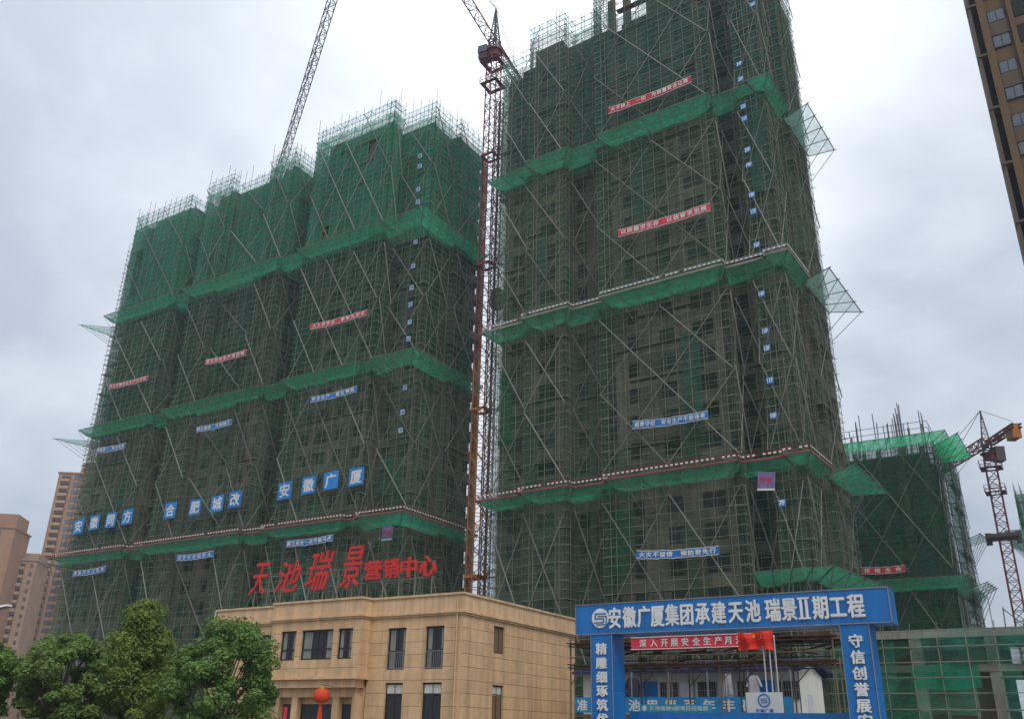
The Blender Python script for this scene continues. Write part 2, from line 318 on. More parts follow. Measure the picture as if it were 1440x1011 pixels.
def make_scaffold(root, P, tiers, tube_w=.044, step=.9, bay=1.5, net=True, extra=2.8, hole=None, braces=True, topnet=True, bcount=None, light_from=70, plankp=.5, netm='net', topm='net_top', tubem='tube'):
    T = MB(); TT = MB(); PK = MB(); bcount = bcount if bcount is not None else [0]
    ext = MB(); 
    for (a, b, L_, d, n, top) in seglist(P):
        nb = max(1, round(L_/bay)); bw = L_/nb; inner = .85
        H = top+extra
        for i in range(nb+1):
            x, y = a[0]+d[0]*bw*i, a[1]+d[1]*bw*i
            hh = H+rng.choice([.0, .3, .9, 1.7, 2.3], p=[.3, .25, .2, .15, .1])
            T.beam((x, y, 0), (x, y, top), tube_w); TT.beam((x, y, top), (x, y, hh), tube_w)
            xi, yi = x-n[0]*inner, y-n[1]*inner
            if L_ > 2 or True: T.beam((xi, yi, 0), (xi, yi, top), tube_w); TT.beam((xi, yi, top), (xi, yi, H+.4), tube_w)
        nz = int(H/step)
        for k in range(1, nz+1):
            z = k*step; tgt = T if z <= top else TT
            j = rng.uniform(-.03, .03, 2)
            e0, e1 = rng.uniform(.05, .3, 2)
            e0 = 0 if not L_ > 3 else e0
            tgt.beam((a[0]-d[0]*e0, a[1]-d[1]*e0, z+j[0]), (b[0]+d[0]*e1, b[1]+d[1]*e1, z+j[1]), tube_w)
            if k % 2 == 0:
                tgt.beam((a[0]-n[0]*inner, a[1]-n[1]*inner, z), (b[0]-n[0]*inner, b[1]-n[1]*inner, z), tube_w)
                for i in range(nb+1):
                    x, y = a[0]+d[0]*bw*i, a[1]+d[1]*bw*i; o_ = rng.uniform(.1, .42)
                    tgt.beam((x+n[0]*o_, y+n[1]*o_, z-.05), (x-n[0]*(inner+.1), y-n[1]*(inner+.1), z-.05), tube_w)
        # walkway boards
        z = 3.6
        while z < top-2.5:
            if rng.random() < plankp and L_ > 1.5:
                s0 = rng.uniform(0, .3)*L_; s1 = L_-rng.uniform(0, .3)*L_
                p0 = (a[0]+d[0]*s0, a[1]+d[1]*s0); p1 = (a[0]+d[0]*s1, a[1]+d[1]*s1)
                q = [(p0[0]-n[0]*.08, p0[1]-n[1]*.08), (p1[0]-n[0]*.08, p1[1]-n[1]*.08), (p1[0]-n[0]*.8, p1[1]-n[1]*.8), (p0[0]-n[0]*.8, p0[1]-n[1]*.8)]
                PK.hexa([(*c, z) for c in q]+[(*c, z+.05) for c in q])
            z += 3.6
        # netting, one panel per tier and face
        if net:
            zs = [t for t in tiers if t < top-3]+[top]
            for z0, z1 in zip(zs[:-1], zs[1:]):
                NB = MB(); gx = max(1, round(L_/1.5)); gz = max(1, round((z1-z0)/1.8))
                # billow of the cloth between the tubes
                off = rng.uniform(-.10, .12, (gx+1, gz+1)); off[0, :] *= .2; off[-1, :] *= .2
                V = {}
                for i in range(gx+1):
                    for k in range(gz+1):
                        u = L_*i/gx; zz_ = z0+(z1-z0)*k/gz; o_ = -.09+off[i, k]
                        V[i, k] = len(NB.v); NB.v.append((a[0]+d[0]*u+n[0]*o_, a[1]+d[1]*u+n[1]*o_, zz_))
                for i in range(gx):
                    for k in range(gz):
                        cxu = a[0]+d[0]*L_*(i+.5)/gx; cz = z0+(z1-z0)*(k+.5)/gz
                        if hole and hole(cxu, a[1], cz): continue
                        NB.f.append((V[i, k], V[i+1, k], V[i+1, k+1], V[i, k+1])); NB.mi.append(0)
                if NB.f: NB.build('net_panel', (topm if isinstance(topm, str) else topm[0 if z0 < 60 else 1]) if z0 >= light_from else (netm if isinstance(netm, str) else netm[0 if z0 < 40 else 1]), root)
            if topnet:
                NB = MB(); g = max(1, round(L_/1.5))
                for i in range(g):
                    u0, u1 = L_*i/g, L_*(i+1)/g; q = lambda u, z: (a[0]+d[0]*u-n[0]*.07, a[1]+d[1]*u-n[1]*.07, z)
                    NB.quad([q(u0, top), q(u1, top), q(u1, top+extra*rng.uniform(.55, .95)), q(u0, top+extra*rng.uniform(.55, .95))])
                if NB.f: NB.build('net_panel', 'net_light', root)
            # odd sheets laced over the first layer: folds, overlaps and patches of another batch
            for _k in range(int(L_*.7)):
                w_ = rng.uniform(.8, 2.6); h_ = rng.uniform(3, 13); u0 = rng.uniform(0, max(.1, L_-w_)); z0 = rng.uniform(2, top-h_-1); w_ = min(w_, L_-u0)
                if w_ < .5: continue
                NB = MB(); gx = 3; gz = max(2, int(h_/2)); o0 = rng.uniform(-.06, .02)
                fx = rng.uniform(-.12, .12, (gx+1, gz+1)); dzb = rng.uniform(-.5, .5, gx+1)
                Pn = lambda i, k: (a[0]+d[0]*(u0+w_*i/gx+fx[i, k]*.6)+n[0]*(o0+fx[i, k]*.5), a[1]+d[1]*(u0+w_*i/gx+fx[i, k]*.6)+n[1]*(o0+fx[i, k]*.5), z0+h_*k/gz+(dzb[i] if k == 0 else 0))
                for i in range(gx):
                    for k in range(gz): NB.quad([Pn(i, k), Pn(i+1, k), Pn(i+1, k+1), Pn(i, k+1)])
                NB.build('net_sheet', ('net', 'net', 'net_tall', 'net_green')[int(rng.integers(0, 4))], root)
        # scissor bracing
        if braces and L_ > 2.2:
            nc = max(1, round(L_/6.1)); cw = L_/nc
            zs = [t for t in tiers if t < top-6]+[top+1.5]
            for ti, (z0, z1) in enumerate(zip(zs[:-1], zs[1:])):
                zb = z0+(2.2 if ti else 0); nd = max(1, round((z1-zb-.8)/9.5)); hd = (z1-.8-zb)/nd if ti < len(zs)-2 else 9.5
                zt = z1-.8 if ti < len(zs)-2 else z1
                for sgn in (1, -1):
                    for k in range(-nd-1, nc):
                        u0 = k*cw; u1 = u0+(zt-zb)/hd*cw
                        ua, ub = max(0, u0), min(L_, u1)
                        if ub-ua < cw*.3: continue
                        za, zb_ = zb+(ua-u0)/cw*hd, zb+(ub-u0)/cw*hd
                        if sgn < 0: ua, ub = L_-ua, L_-ub
                        o_ = .10 if sgn > 0 else .26
                        p = Vector((a[0]+d[0]*ua+n[0]*o_, a[1]+d[1]*ua+n[1]*o_, za)); q = Vector((a[0]+d[0]*ub+n[0]*o_, a[1]+d[1]*ub+n[1]*o_, zb_))
                        q += Vector((d[0]*rng.uniform(-.2, .2), d[1]*rng.uniform(-.2, .2), rng.uniform(-.2, .2)))
                        if bcount[0] < 292:
                            br = link('diagonal_brace', unit_brace(), root); br.location = p
                            br.rotation_euler = (q-p).to_track_quat('Z', 'Y').to_euler(); br.scale = (1 if sgn < 0 else .62, 1 if sgn < 0 else .62, (q-p).length); bcount[0] += 1
                        else: ext.beam(p, q, .12)
    T.build('scaffold_tube', tubem, root, kind='stuff')
    TT.build('upper_scaffold_tube', 'tube_top', root, kind='stuff')
    if PK.f: PK.build('scaffold_plank', 'plank', root, kind='stuff')
    if ext.f: ext.build('small_brace', 'brace', root, kind='stuff')

def make_building(root, WP, back, ztop, zopen, windows=True, fl=3.0):
    """concrete frame: slabs, columns, spandrels, piers and windows inside the scaffold"""
    poly = [(p[0], p[1]) for p in WP]
    full = poly+[(poly[-1][0], back), (poly[0][0], back)] if abs(poly[-1][1]-back) > .1 else poly
    nfl = int(ztop//fl)
    b_ = MB(); m = len(full)
    b_.v = [(x, y, -.12) for x, y in full]+[(x, y, .12) for x, y in full]
    b_.f = [tuple(reversed(range(m))), tuple(range(m, 2*m))]+[(i, (i+1) % m, m+(i+1) % m, m+i) for i in range(m)]; b_.mi = [0]*len(b_.f)
    slab = b_.mesh('floor_slab', 'concrete')
    for k in range(1, nfl+1): link('floor_slab', slab, root, loc=(0, 0, k*fl))
    C = MB(); wn = [0]; nopen = int(zopen//fl)
    for (a, b, L_, d, n, _) in seglist(WP):
        Wl = MB()
        def bx(u0, u1, z0, z1, th=.2, out=.06):
            q = [(a[0]+d[0]*u+n[0]*o, a[1]+d[1]*u+n[1]*o) for u, o in ((u0, out), (u1, out), (u1, out-th), (u0, out-th))]
            Wl.hexa([(*c, z0) for c in q]+[(*c, z1) for c in q])
        nm = max(1, round(L_/3.5)); mw = L_/nm
        for i in range(nm+1):
            u = min(max(i*mw, .25), L_-.25); x, y = a[0]+d[0]*u-n[0]*.45, a[1]+d[1]*u-n[1]*.45
            C.box(x-.25, x+.25, y-.25, y+.25, 0, nfl*fl+1.2)
        if L_ < 2.0:
            if L_ > .3: bx(0, L_, 0, nopen*fl-.13)
            Wl.build('wall', 'block', root); continue
        kinds = [((i*7+int(L_*3)) % 3) for i in range(nm)]
        for k in range(nopen):
            z0 = k*fl
            bx(0, L_, max(0, z0-.40), z0+(.9 if k else .9))
            edges = [0]
            for i in range(nm):
                w_ = (1.3, 1.7, 2.3)[kinds[i]]; w_ = min(w_, mw-.6); c_ = (i+.5)*mw
                edges += [c_-w_/2, c_+w_/2]
                if windows:
                    x, y = a[0]+d[0]*c_-n[0]*.12, a[1]+d[1]*c_-n[1]*.12
                    if wn[0] < 290 and rng.random() < .8:
                        o = link('window', window_mesh(w_, 1.7), root, loc=(x, y, z0+.9)); o.rotation_euler = (0, 0, math.atan2(d[1], d[0])); wn[0] += 1
            edges.append(L_)
            for i in range(0, len(edges), 2):
                if edges[i+1]-edges[i] > .05: bx(edges[i], edges[i+1], z0+.9, z0+2.6)
        Wl.build('wall', 'block', root)
    C.build('column', 'concrete', root, kind='stuff')
    ip = offset_poly(poly, -1.3); K = MB()
    ifull = ip+[(ip[-1][0], back-.6), (ip[0][0], back-.6)]
    m = len(ifull); K.v = [(x, y, 0) for x, y in ifull]+[(x, y, nopen*fl+2.4) for x, y in ifull]
    K.f = [tuple(reversed(range(m))), tuple(range(m, 2*m))]+[(i, (i+1) % m, m+(i+1) % m, m+i) for i in range(m)]; K.mi = [0]*len(K.f)
    K.build('dark_infill', 'dark', root)  # added dark block, keeps openings black and the sky from showing through

def parapet(root, WP, z0, tops, skip=None):
    for i, (a, b, L_, d, n, _) in enumerate(seglist(WP)):
        m_ = MB(); g = max(1, round(L_/1.1)); zt = tops[i]
        if zt <= z0: continue
        for k in range(g):
            c = (a[0]+d[0]*L_*(k+.5)/g)
            if skip and skip(c, zt): continue
            q = [(a[0]+d[0]*L_*u+n[0]*o, a[1]+d[1]*L_*u+n[1]*o) for u, o in ((k/g, 0), ((k+1)/g, 0), ((k+1)/g, -.2), (k/g, -.2))]
            m_.hexa([(*c_, z0) for c_ in q]+[(*c_, zt) for c_ in q])
        if m_.f: m_.build('parapet', 'block', root)
def canopy(root, P, z, width=1.9, drop=1.15, mat_='canopy', rail=False, struts=True, railm=('red', 'white', 'crane_red')):
    """safety apron of netting round the tower, with a red and white guard rail on its outer edge"""
    O = [(p[0], p[1]) for p in P]; I = offset_poly(O, -width); ST = MB(); RL = MB()
    for i in range(len(O)-1):
        a, b, ai, bi = O[i], O[i+1], I[i], I[i+1]; L_ = math.hypot(b[0]-a[0], b[1]-a[1])
        if L_ < .2: continue
        g = max(1, round(L_/2)); C_ = MB(); G = []
        for k in range(g+1):
            t = k/g; o = (a[0]+(b[0]-a[0])*t, a[1]+(b[1]-a[1])*t); n_ = (ai[0]+(bi[0]-ai[0])*t, ai[1]+(bi[1]-ai[1])*t)
            sg = rng.uniform(-.12, .08); mid = ((o[0]+n_[0])/2, (o[1]+n_[1])/2)
            row = [(*n_, z-drop+rng.uniform(-.1, .1)), (*mid, z-drop*.55-.18+sg), (*o, z), (o[0], o[1], z+.02)]
            G.append(row)
            if struts: 
                ST.beam(row[0], row[2], .06); ST.beam((n_[0]+(mid[0]-n_[0])*.1, n_[1]+(mid[1]-n_[1])*.1, z-drop-2.0), (o[0], o[1], z-.03), .05)
        for k in range(g):
            for j in range(2): C_.quad([G[k][j], G[k+1][j], G[k+1][j+1], G[k][j+1]])
        C_.build('canopy_panel', mat_, root)
        ST.beam((*a, z), (*b, z), .07)
        if rail:
            for zr in (z+.05, z+.62): RL.beam((*a, zr), (*b, zr), .05, .05, mi=0)
            ns = max(1, round(L_/.52)); 
            for k in range(ns):
                t0, t1 = (k+.08)/ns, (k+.60)/ns
                if rng.random() < .04: continue
                RL.beam((a[0]+(b[0]-a[0])*t0, a[1]+(b[1]-a[1])*t0, z+.42), (a[0]+(b[0]-a[0])*t1, a[1]+(b[1]-a[1])*t1, z+.42), .06, .16, mi=1, caps=True)
                RL.beam((a[0]+(b[0]-a[0])*t1, a[1]+(b[1]-a[1])*t1, z+.42), (a[0]+(b[0]-a[0])*(k+1.08)/ns, a[1]+(b[1]-a[1])*(k+1.08)/ns, z+.42), .055, .16, mi=0)
            RL.beam((*a, z-.1), (*b, z-.1), .08, .16, mi=2)
    ST.build('canopy_strut', 'tube', root, kind='stuff')
    if rail: RL.build('guard_rail', list(railm), root)
def wedge(root, p_in0, p_in1, p_out0, p_out1, mat_='canopy_pale'):
    m_ = MB(); n_ = 4; ST = MB()
    lerp = lambda a, b, t: tuple(a[i]+(b[i]-a[i])*t for i in range(3))
    for k in range(n_):
        t0, t1 = k/n_, (k+1)/n_
        m_.quad([lerp(p_in0, p_in1, t0), lerp(p_in0, p_in1, t1), lerp(p_out0, p_out1, t1), lerp(p_out0, p_out1, t0)])
    m_.build('canopy_panel', mat_, root)
    for k in range(n_+1):
        t = k/n_; i_ = lerp(p_in0, p_in1, t); o_ = lerp(p_out0, p_out1, t); e = lerp(i_, o_, 1.08)
        ST.beam(i_, e, .07); ST.beam((i_[0], i_[1], i_[2]-3.5), o_, .06)
    ST.beam(p_out0, p_out1, .08); ST.beam(p_in0, p_in1, .08); ST.build('canopy_strut', 'tube_top', root, kind='stuff')

def shift(P, ox, oy): return [(p[0]-ox, p[1]-oy, *p[2:]) for p in P]

# ---- tower A (left)
A = thing('scaffolded_tower', 'long high-rise in green netting on the left, with white characters along its lower storeys', 'building', (-100, 87, 0))
PA = shift([(-132.5, 95, 84.2), (-132.5, 81, 84), (-117.8, 81, 84), (-117.8, 86.2, 84), (-113.6, 86.2, 84), (-113.6, 81, 85), (-107.5, 81, 84.5), (-107.5, 82.2, 83.6), (-98.5, 82.2, 83.6),
     (-98.5, 81, 85.3), (-93.2, 81, 85.3), (-93.2, 86, 85.3), (-88.6, 86, 85.3), (-88.6, 81, 86.3), (-73.2, 81, 86.3), (-73.2, 83.4, 85.2), (-67.3, 83.4, 85.2), (-67.3, 88.5, 85), (-66.4, 88.5, 85), (-66.4, 94.5, 85)], -100, 87)
def holeA(x, y, z):
    return (z > 80 and -16 < -(x)-0 < -9 and 0) or (80 < z < 82 and 22 < x+0 < 24.0) or (68 < z < 80 and rng.random() < .012)
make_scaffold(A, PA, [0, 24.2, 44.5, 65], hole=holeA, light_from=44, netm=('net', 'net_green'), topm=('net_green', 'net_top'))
WA = shift([(-132.2, 97), (-132.2, 82.5), (-119.2, 82.5), (-119.2, 87.7), (-112.2, 87.7), (-112.2, 82.5), (-108.9, 82.5), (-108.9, 83.7), (-97.1, 83.7), (-97.1, 82.5), (-94.6, 82.5), (-94.6, 87.5), (-87.2, 87.5), (-87.2, 82.5), (-74.7, 82.5), (-74.7, 84.8), (-68.7, 84.8), (-68.7, 89.5), (-67.4, 89.5), (-67.4, 97)], -100, 87)
make_building(A, WA, 97-87, 84, 84)
parapet(A, WA, 84.13, [0, 84.3, 0, 0, 84.3, 84.8, 0, 0, 0, 84.9, 84.9, 85, 86, 86, 86, 85, 85, 85, 85, 85])
CA = shift([(-134.2, 96), (-134.2, 79.5), (-116.9, 79.5), (-116.9, 80.8), (-114, 80.8), (-114, 79.5), (-92.4, 79.5), (-92.4, 80.3), (-88.5, 80.3), (-88.5, 79.5), (-74.5, 79.5), (-74.5, 80.2), (-72.5, 80.2), (-72.5, 79.5), (-65.2, 79.5), (-65.2, 95)], -100, 87)
canopy(A, CA, 25.4, 2.0, 1.1, rail=True); canopy(A, CA, 46.0, 1.9, 1.3); canopy(A, CA, 66.6, 1.9, 1.3)
# open scaffold wing at the left end
PW = shift([(-137.0, 90, 80), (-137.0, 83.2, 80), (-132.7, 83.2, 80)], -100, 87)
make_scaffold(A, PW, [0, 24, 44.5, 65], net=False, braces=False, extra=2.0, plankp=.3)
wedge(A, (-34, -5, 65.3), (-34, 1.5, 65.3), (-38.9, -8.5, 65.6), (-38.2, -2.5, 65.6))
wedge(A, (-34, -5, 44.8), (-34, 1.5, 44.8), (-39.2, -8.2, 45.1), (-38.5, -2.2, 45.1))
wedge(A, (-34.2, -7.4, 24.3), (-34.2, 1, 24.3), (-37.2, -7.6, 24.9), (-37.2, 0, 24.9), 'canopy')
# ---- tower B (right, turned 2 degrees)
TB = R(-2); eb = Vector((math.cos(TB), math.sin(TB), 0)); nbv = Vector((-math.sin(TB), math.cos(TB), 0))
def Bw(u, n, z=0): return eb*u+nbv*n+Vector((0, 0, z))
UC, NC = -39, 84
B = thing('scaffolded_tower', 'tallest netted high-rise in the centre, its top cut off by the photo edge', 'building', Bw(UC, NC), TB)
PB = shift([(-57, 92, 84.6), (-57, 79.2, 84.6), (-52.2, 79.2, 86), (-52.2, 78.6, 88), (-46.8, 78.6, 88), (-46.8, 80.4, 87.8), (-42.4, 80.4, 88.5), (-42.4, 78.4, 90.5), (-27.7, 78.4, 90.5), (-27.7, 80.9, 90), (-24.9, 80.9, 90),
     (-24.9, 78.6, 90), (-22, 78.6, 90), (-22, 83, 89), (-22.5, 83, 89), (-22.5, 85.0, 89), (-21.3, 85.0, 88), (-21.3, 92, 88)], UC, NC)
def holeB(x, y, z):
    x += UC
    return (86.6 < z < 88.4 and -40.5 < x < -35.4) or (84.8 < z < 86.6 and -40.0 < x < -37) or (z > 70 and rng.random() < .01)
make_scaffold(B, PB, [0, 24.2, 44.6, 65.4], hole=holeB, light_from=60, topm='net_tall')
WBp = shift([(-56.7, 94.5), (-56.7, 80.4), (-48.2, 80.4), (-48.2, 81.9), (-41.1, 81.9), (-41.1, 79.8), (-29.1, 79.8), (-29.1, 82.2), (-23.6, 82.2), (-23.6, 85.4), (-22.2, 85.4), (-22.2, 94.5)], UC, NC)
make_building(B, WBp, 94.5-NC, 84.5, 84)
parapet(B, WBp, 84.13, [0, 87.6, 87.4, 87.4, 89.5, 90, 90, 90, 89, 89, 89], skip=lambda x, z: (-39.9 < x+UC < -38.8) or (-37.6 < x+UC < -35.6) or x+UC < -52.6)
CB = shift([(-57.9, 93), (-57.9, 77.7), (-51.8, 77.7), (-51.8, 76.9), (-45.5, 76.9), (-45.5, 77.8), (-41.5, 77.8), (-41.5, 76.8), (-27.4, 76.8), (-27.4, 77.7), (-23.4, 77.7), (-23.4, 77.2), (-20.9, 77.2), (-20.9, 84)], UC, NC)
canopy(B, CB, 25.4, 1.9, 1.1, rail=True); canopy(B, CB, 45.8, 1.9, 1.2, rail=True, railm=('steel', 'white', 'tube')); canopy(B, CB, 67.2, 1.9, 1.3)
for z_, m_, n1_ in ((66.4, 'canopy_pale', 93.5), (45.9, 'canopy_pale', 95.5), (25.4, 'canopy', 96.0)):
    wedge(B, (-21.5-UC, 83.6-NC, z_-.8), (-21.3-UC, 92-NC, z_-.8), (-18.7-UC, 83.4-NC, z_), (-18.6-UC, n1_-NC, z_), m_)
wedge(B, (-22-UC, 78.5-NC, 14.2), (-22-UC, 91-NC, 14.2), (-20-UC, 77-NC, 15.2), (-18.6-UC, 92-NC, 15.2), 'canopy')
wedge(B, (-27-UC, 79-NC, 14.2), (-22-UC, 79-NC, 14.2), (-27-UC, 77-NC, 15.2), (-20-UC, 77-NC, 15.2), 'canopy')
# ---- tower C (lower, behind on the right)
Cc = thing('scaffolded_tower', 'lower netted tower with bright green apron and bare rebar poles on its roof', 'building', (-30, 150, 0))
PC = shift([(-44, 140, 43), (-15.2, 140, 43), (-15.2, 150, 43), (-14.2, 150, 43), (-14.2, 161, 43)], -30, 150)
make_scaffold(Cc, PC, [0, 22.5, 43.2], bay=1.8, extra=.6, topnet=False, light_from=200, tube_w=.05, plankp=.7, netm='net_dense', tubem='tube_dark')
WC = shift([(-43, 160), (-43, 141.4), (-16.5, 141.4), (-16.5, 160)], -30, 150)
make_building(Cc, WC, 10, 42, 30, windows=False)
canopy(Cc, shift([(-46, 138), (-12.9, 138), (-12.9, 150)], -30, 150), 44, 2.2, 1.0, 'canopy_bright')
canopy(Cc, shift([(-46, 138.4), (-13.4, 138.4), (-13.4, 162)], -30, 150), 23.3, 2.0, 1.6, 'canopy')
wedge(Cc, (14.8, -10, 42.3), (14.8, .5, 42.3), (18.7, -13, 43.0), (18.9, .8, 43.0), 'canopy_bright')
wedge(Cc, (14.9, -2, 22.5), (15.8, 8, 22.5), (18.3, -4, 23.3), (18.9, 3, 23.3), 'canopy_pale')
wedge(Cc, (15.8, 4, 31.0), (15.8, 10, 31.0), (18.0, 3, 31.6), (18.6, 9, 31.6), 'canopy_pale')
rb = MB()
for i in range(60):
    x, y = rng.uniform(-13.5, 14), rng.choice([-9.5, -4, 1, 6]); h = rng.uniform(4.5, 10); k = rng.integers(1, 4)
    for j in range(k):
        xx, yy = x+rng.uniform(-.3, .3), y+rng.uniform(-.3, .3); rb.beam((xx, yy, 42), (xx+rng.uniform(-.15, .15), yy, 42+h*rng.uniform(.7, 1)), .12)
rb.build('rebar_pole', 'rebar', Cc, kind='stuff')
rl = MB()
for z_ in (44.6, 45.6, 46.6): 
    for y_ in (-9.5, 8): rl.beam((-14, y_, z_), (14.5, y_, z_), .07)
    rl.beam((14.5, -9.5, z_), (14.5, 8, z_), .07)
rl.build('roof_rail', 'rebar', Cc)
# ---- tower D (sliver at the right edge)
Dt = thing('scaffolded_tower', 'narrow slice of a far green netted tower at the right edge of the photo', 'building', (0, 175, 0))
PD = [(-7, 8, 41), (-7, -5, 41), (12, -5, 42.5), (12, 8, 42.5)]
make_scaffold(Dt, PD, [0, 20, 41.1], bay=2.2, step=1.8, extra=1.6, topnet=False, light_from=200, tube_w=.06, netm='net_dense', tubem='tube_dark')
make_building(Dt, [(-5.7, 7), (-5.7, -3.6), (10.5, -3.6), (10.5, 7)], 7, 39, 30, windows=False)
canopy(Dt, [(-9.4, 9), (-9.4, -7.3), (14, -7.3)], 34.6, 2.3, 1.0)

# ------------------------------------------------------------------ signs and banners on the towers
def plate(x, y, z, w, h, ch, label, m='signblue', group=None, rz=0, cat='sign', rot=0.0, fontw=.75):
    t = thing('character_sign', label, cat, (x, y, z), rz, group); t.rotation_euler = (0, rot, rz)
    p = MB(); p.box(-w/2, w/2, 0, .08, -h/2, h/2); p.build('board', m, t)
    l_ = MB(); add_text(l_, ch, 0, -.02, 0, w*fontw, h*fontw, .03, ext=.0, em=len(ch) == 1); l_.build('lettering', 'letter', t); return t
G1 = 'blue boards with white characters on the left tower'
_ords = ('first', 'second', 'third', 'last')
_txt = [('安', -130.0, 30.0), ('徽', -126.1, 30.2), ('同', -122.1, 30.2), ('方', -118.2, 30.3), ('合', -108.5, 30.2), ('肥', -103.2, 30.1), ('城', -98.7, 30.1), ('改', -95.2, 30.3), ('安', -85.9, 30.4), ('徽', -81.7, 30.6), ('广', -77.9, 30.75), ('厦', -73.7, 30.7)]
for _i, (ch, x, z) in enumerate(_txt):
    lab = 'blue board with the white character %s, %s board of the %s four' % (ch, _ords[_i % 4], ('leftmost', 'middle', 'rightmost')[_i//4])
    plate(x, 80.4, z, 2.4, 2.3, ch, lab, group=G1, rot=random.uniform(-.04, .04), fontw=.80)
def banner(x0, x1, z0, z1, y, h, txt, m, label, group, basis=None, lm='letter'):
    """cloth banner from (x0,z0) to (x1,z1); basis maps plane coords to world"""
    L_ = math.hypot(x1-x0, z1-z0); an = math.atan2(z1-z0, x1-x0)
    base = basis(x0, y, z0) if basis else Vector((x0, y, z0)); rz = TB if basis else 0
    t = thing('banner', label, 'banner', base, rz, group)
    c = MB(); g = 16; pts = [(L_*i/g, -.35*math.sin(math.pi*i/g)*h*.5+rng.uniform(-.04, .04)) for i in range(g+1)]; wv = rng.uniform(-.06, .06, g+1)
    for i in range(g):
        (a, za), (b_, zb) = pts[i], pts[i+1]
        c.quad([(a, wv[i], za-h/2), (b_, wv[i+1], zb-h/2), (b_, wv[i+1], zb+h/2), (a, wv[i], za+h/2)])
    o = c.build('banner_cloth', m, t); o.rotation_euler = (0, -an, 0)
    e = MB(); 
    for i in range(g):
        (a, za), (b_, zb) = pts[i], pts[i+1]
        for s_ in (-1, 1): e.quad([(a, wv[i]-.02, za+s_*h*.46-.03), (b_, wv[i+1]-.02, zb+s_*h*.46-.03), (b_, wv[i+1]-.02, zb+s_*h*.46+.03), (a, wv[i]-.02, za+s_*h*.46+.03)])
    o = e.build('banner_hem', lm, t); o.rotation_euler = (0, -an, 0)
    l_ = MB(); n_ = len(txt); cw = L_*.94/n_
    for i, ch in enumerate(txt):
        if ch == ' ': continue
        cx_ = L_*.03+cw*(i+.5); add_text(l_, ch, cx_, -.1, -.35*math.sin(math.pi*cx_/L_)*h*.5, min(cw*.9, h*.85), h*.66, .03, em=True)
    o = l_.build('lettering', lm, t); o.rotation_euler = (0, -an, 0); return t
GB = 'slogan banners on the left tower'
banner(-129, -118.9, 52.7, 52.4, 79.9, .85, '深入开展安全生产月活动', 'redcloth', 'red slogan banner at the left end of the left tower', GB)
banner(-105.6, -96.7, 52.3, 52.1, 79.9, .85, '落实安全生产责任制', 'redcloth', 'red slogan banner halfway along the left tower', GB)
banner(-84.2, -73.9, 53.2, 53.1, 79.9, .85, '人人讲安全 事事为安全', 'redcloth', 'red slogan banner on the right part of the left tower', GB)
banner(-128.7, -121.2, 41.9, 41.6, 79.9, .9, '质量第一 安全为先', 'bluecloth', 'short blue banner at the left end of the left tower, below the second apron', GB)
banner(-105.1, -97.5, 41.6, 41.6, 79.9, .85, '精心组织 文明施工', 'bluecloth', 'pale blue banner halfway along the left tower, above the white characters', GB)
banner(-82.6, -74.5, 42.2, 42.3, 79.9, .8, '安全生产 重在预防', 'bluecloth', 'blue banner on the right part of the left tower, just below the second apron', GB)
banner(-128.1, -120.1, 22.6, 22.8, 79.9, .8, '高高兴兴上班来', 'bluecloth', 'blue banner under the striped rail at the left end of the left tower', GB)
banner(-104.7, -97.3, 23.1, 23.1, 79.9, .8, '安安全全回家去', 'bluecloth', 'blue banner under the striped rail halfway along the left tower', GB)
banner(-84, -76, 23.2, 23.3, 79.9, .8, '施工安全一点不能马虎', 'bluecloth', 'blue banner under the striped rail, above the red rooftop characters', GB)
GBB = 'slogan banners on the tall tower'
banner(-40.2, -29.6, 70.6, 70.6, 77.6, .95, '大干快上 一切 为质量安全让路', 'redcloth', 'red slogan banner high on the tall tower, near the top', GBB, Bw)
banner(-39.4, -28.5, 53.5, 53.3, 77.6, .95, '以质量求生存 以信誉求发展', 'redcloth', 'red slogan banner halfway up the tall tower', GBB, Bw)
banner(-38.4, -30.3, 30.8, 30.5, 77.6, .85, '遵章守纪 安全生产不能违章', 'bluecloth', 'blue banner on the tall tower above the striped rail', GBB, Bw)
banner(-38.4, -30.1, 17.8, 17.5, 77.6, .8, '火灾不留情 预防要先行', 'bluecloth', 'blue banner low on the tall tower, above the blue gate', GBB, Bw)
banner(-27.3, -21.2, 25.0, 24.9, 139.2, 1.0, '珍惜生命', 'redcloth', 'small red banner on the lower tower behind the gate', None)

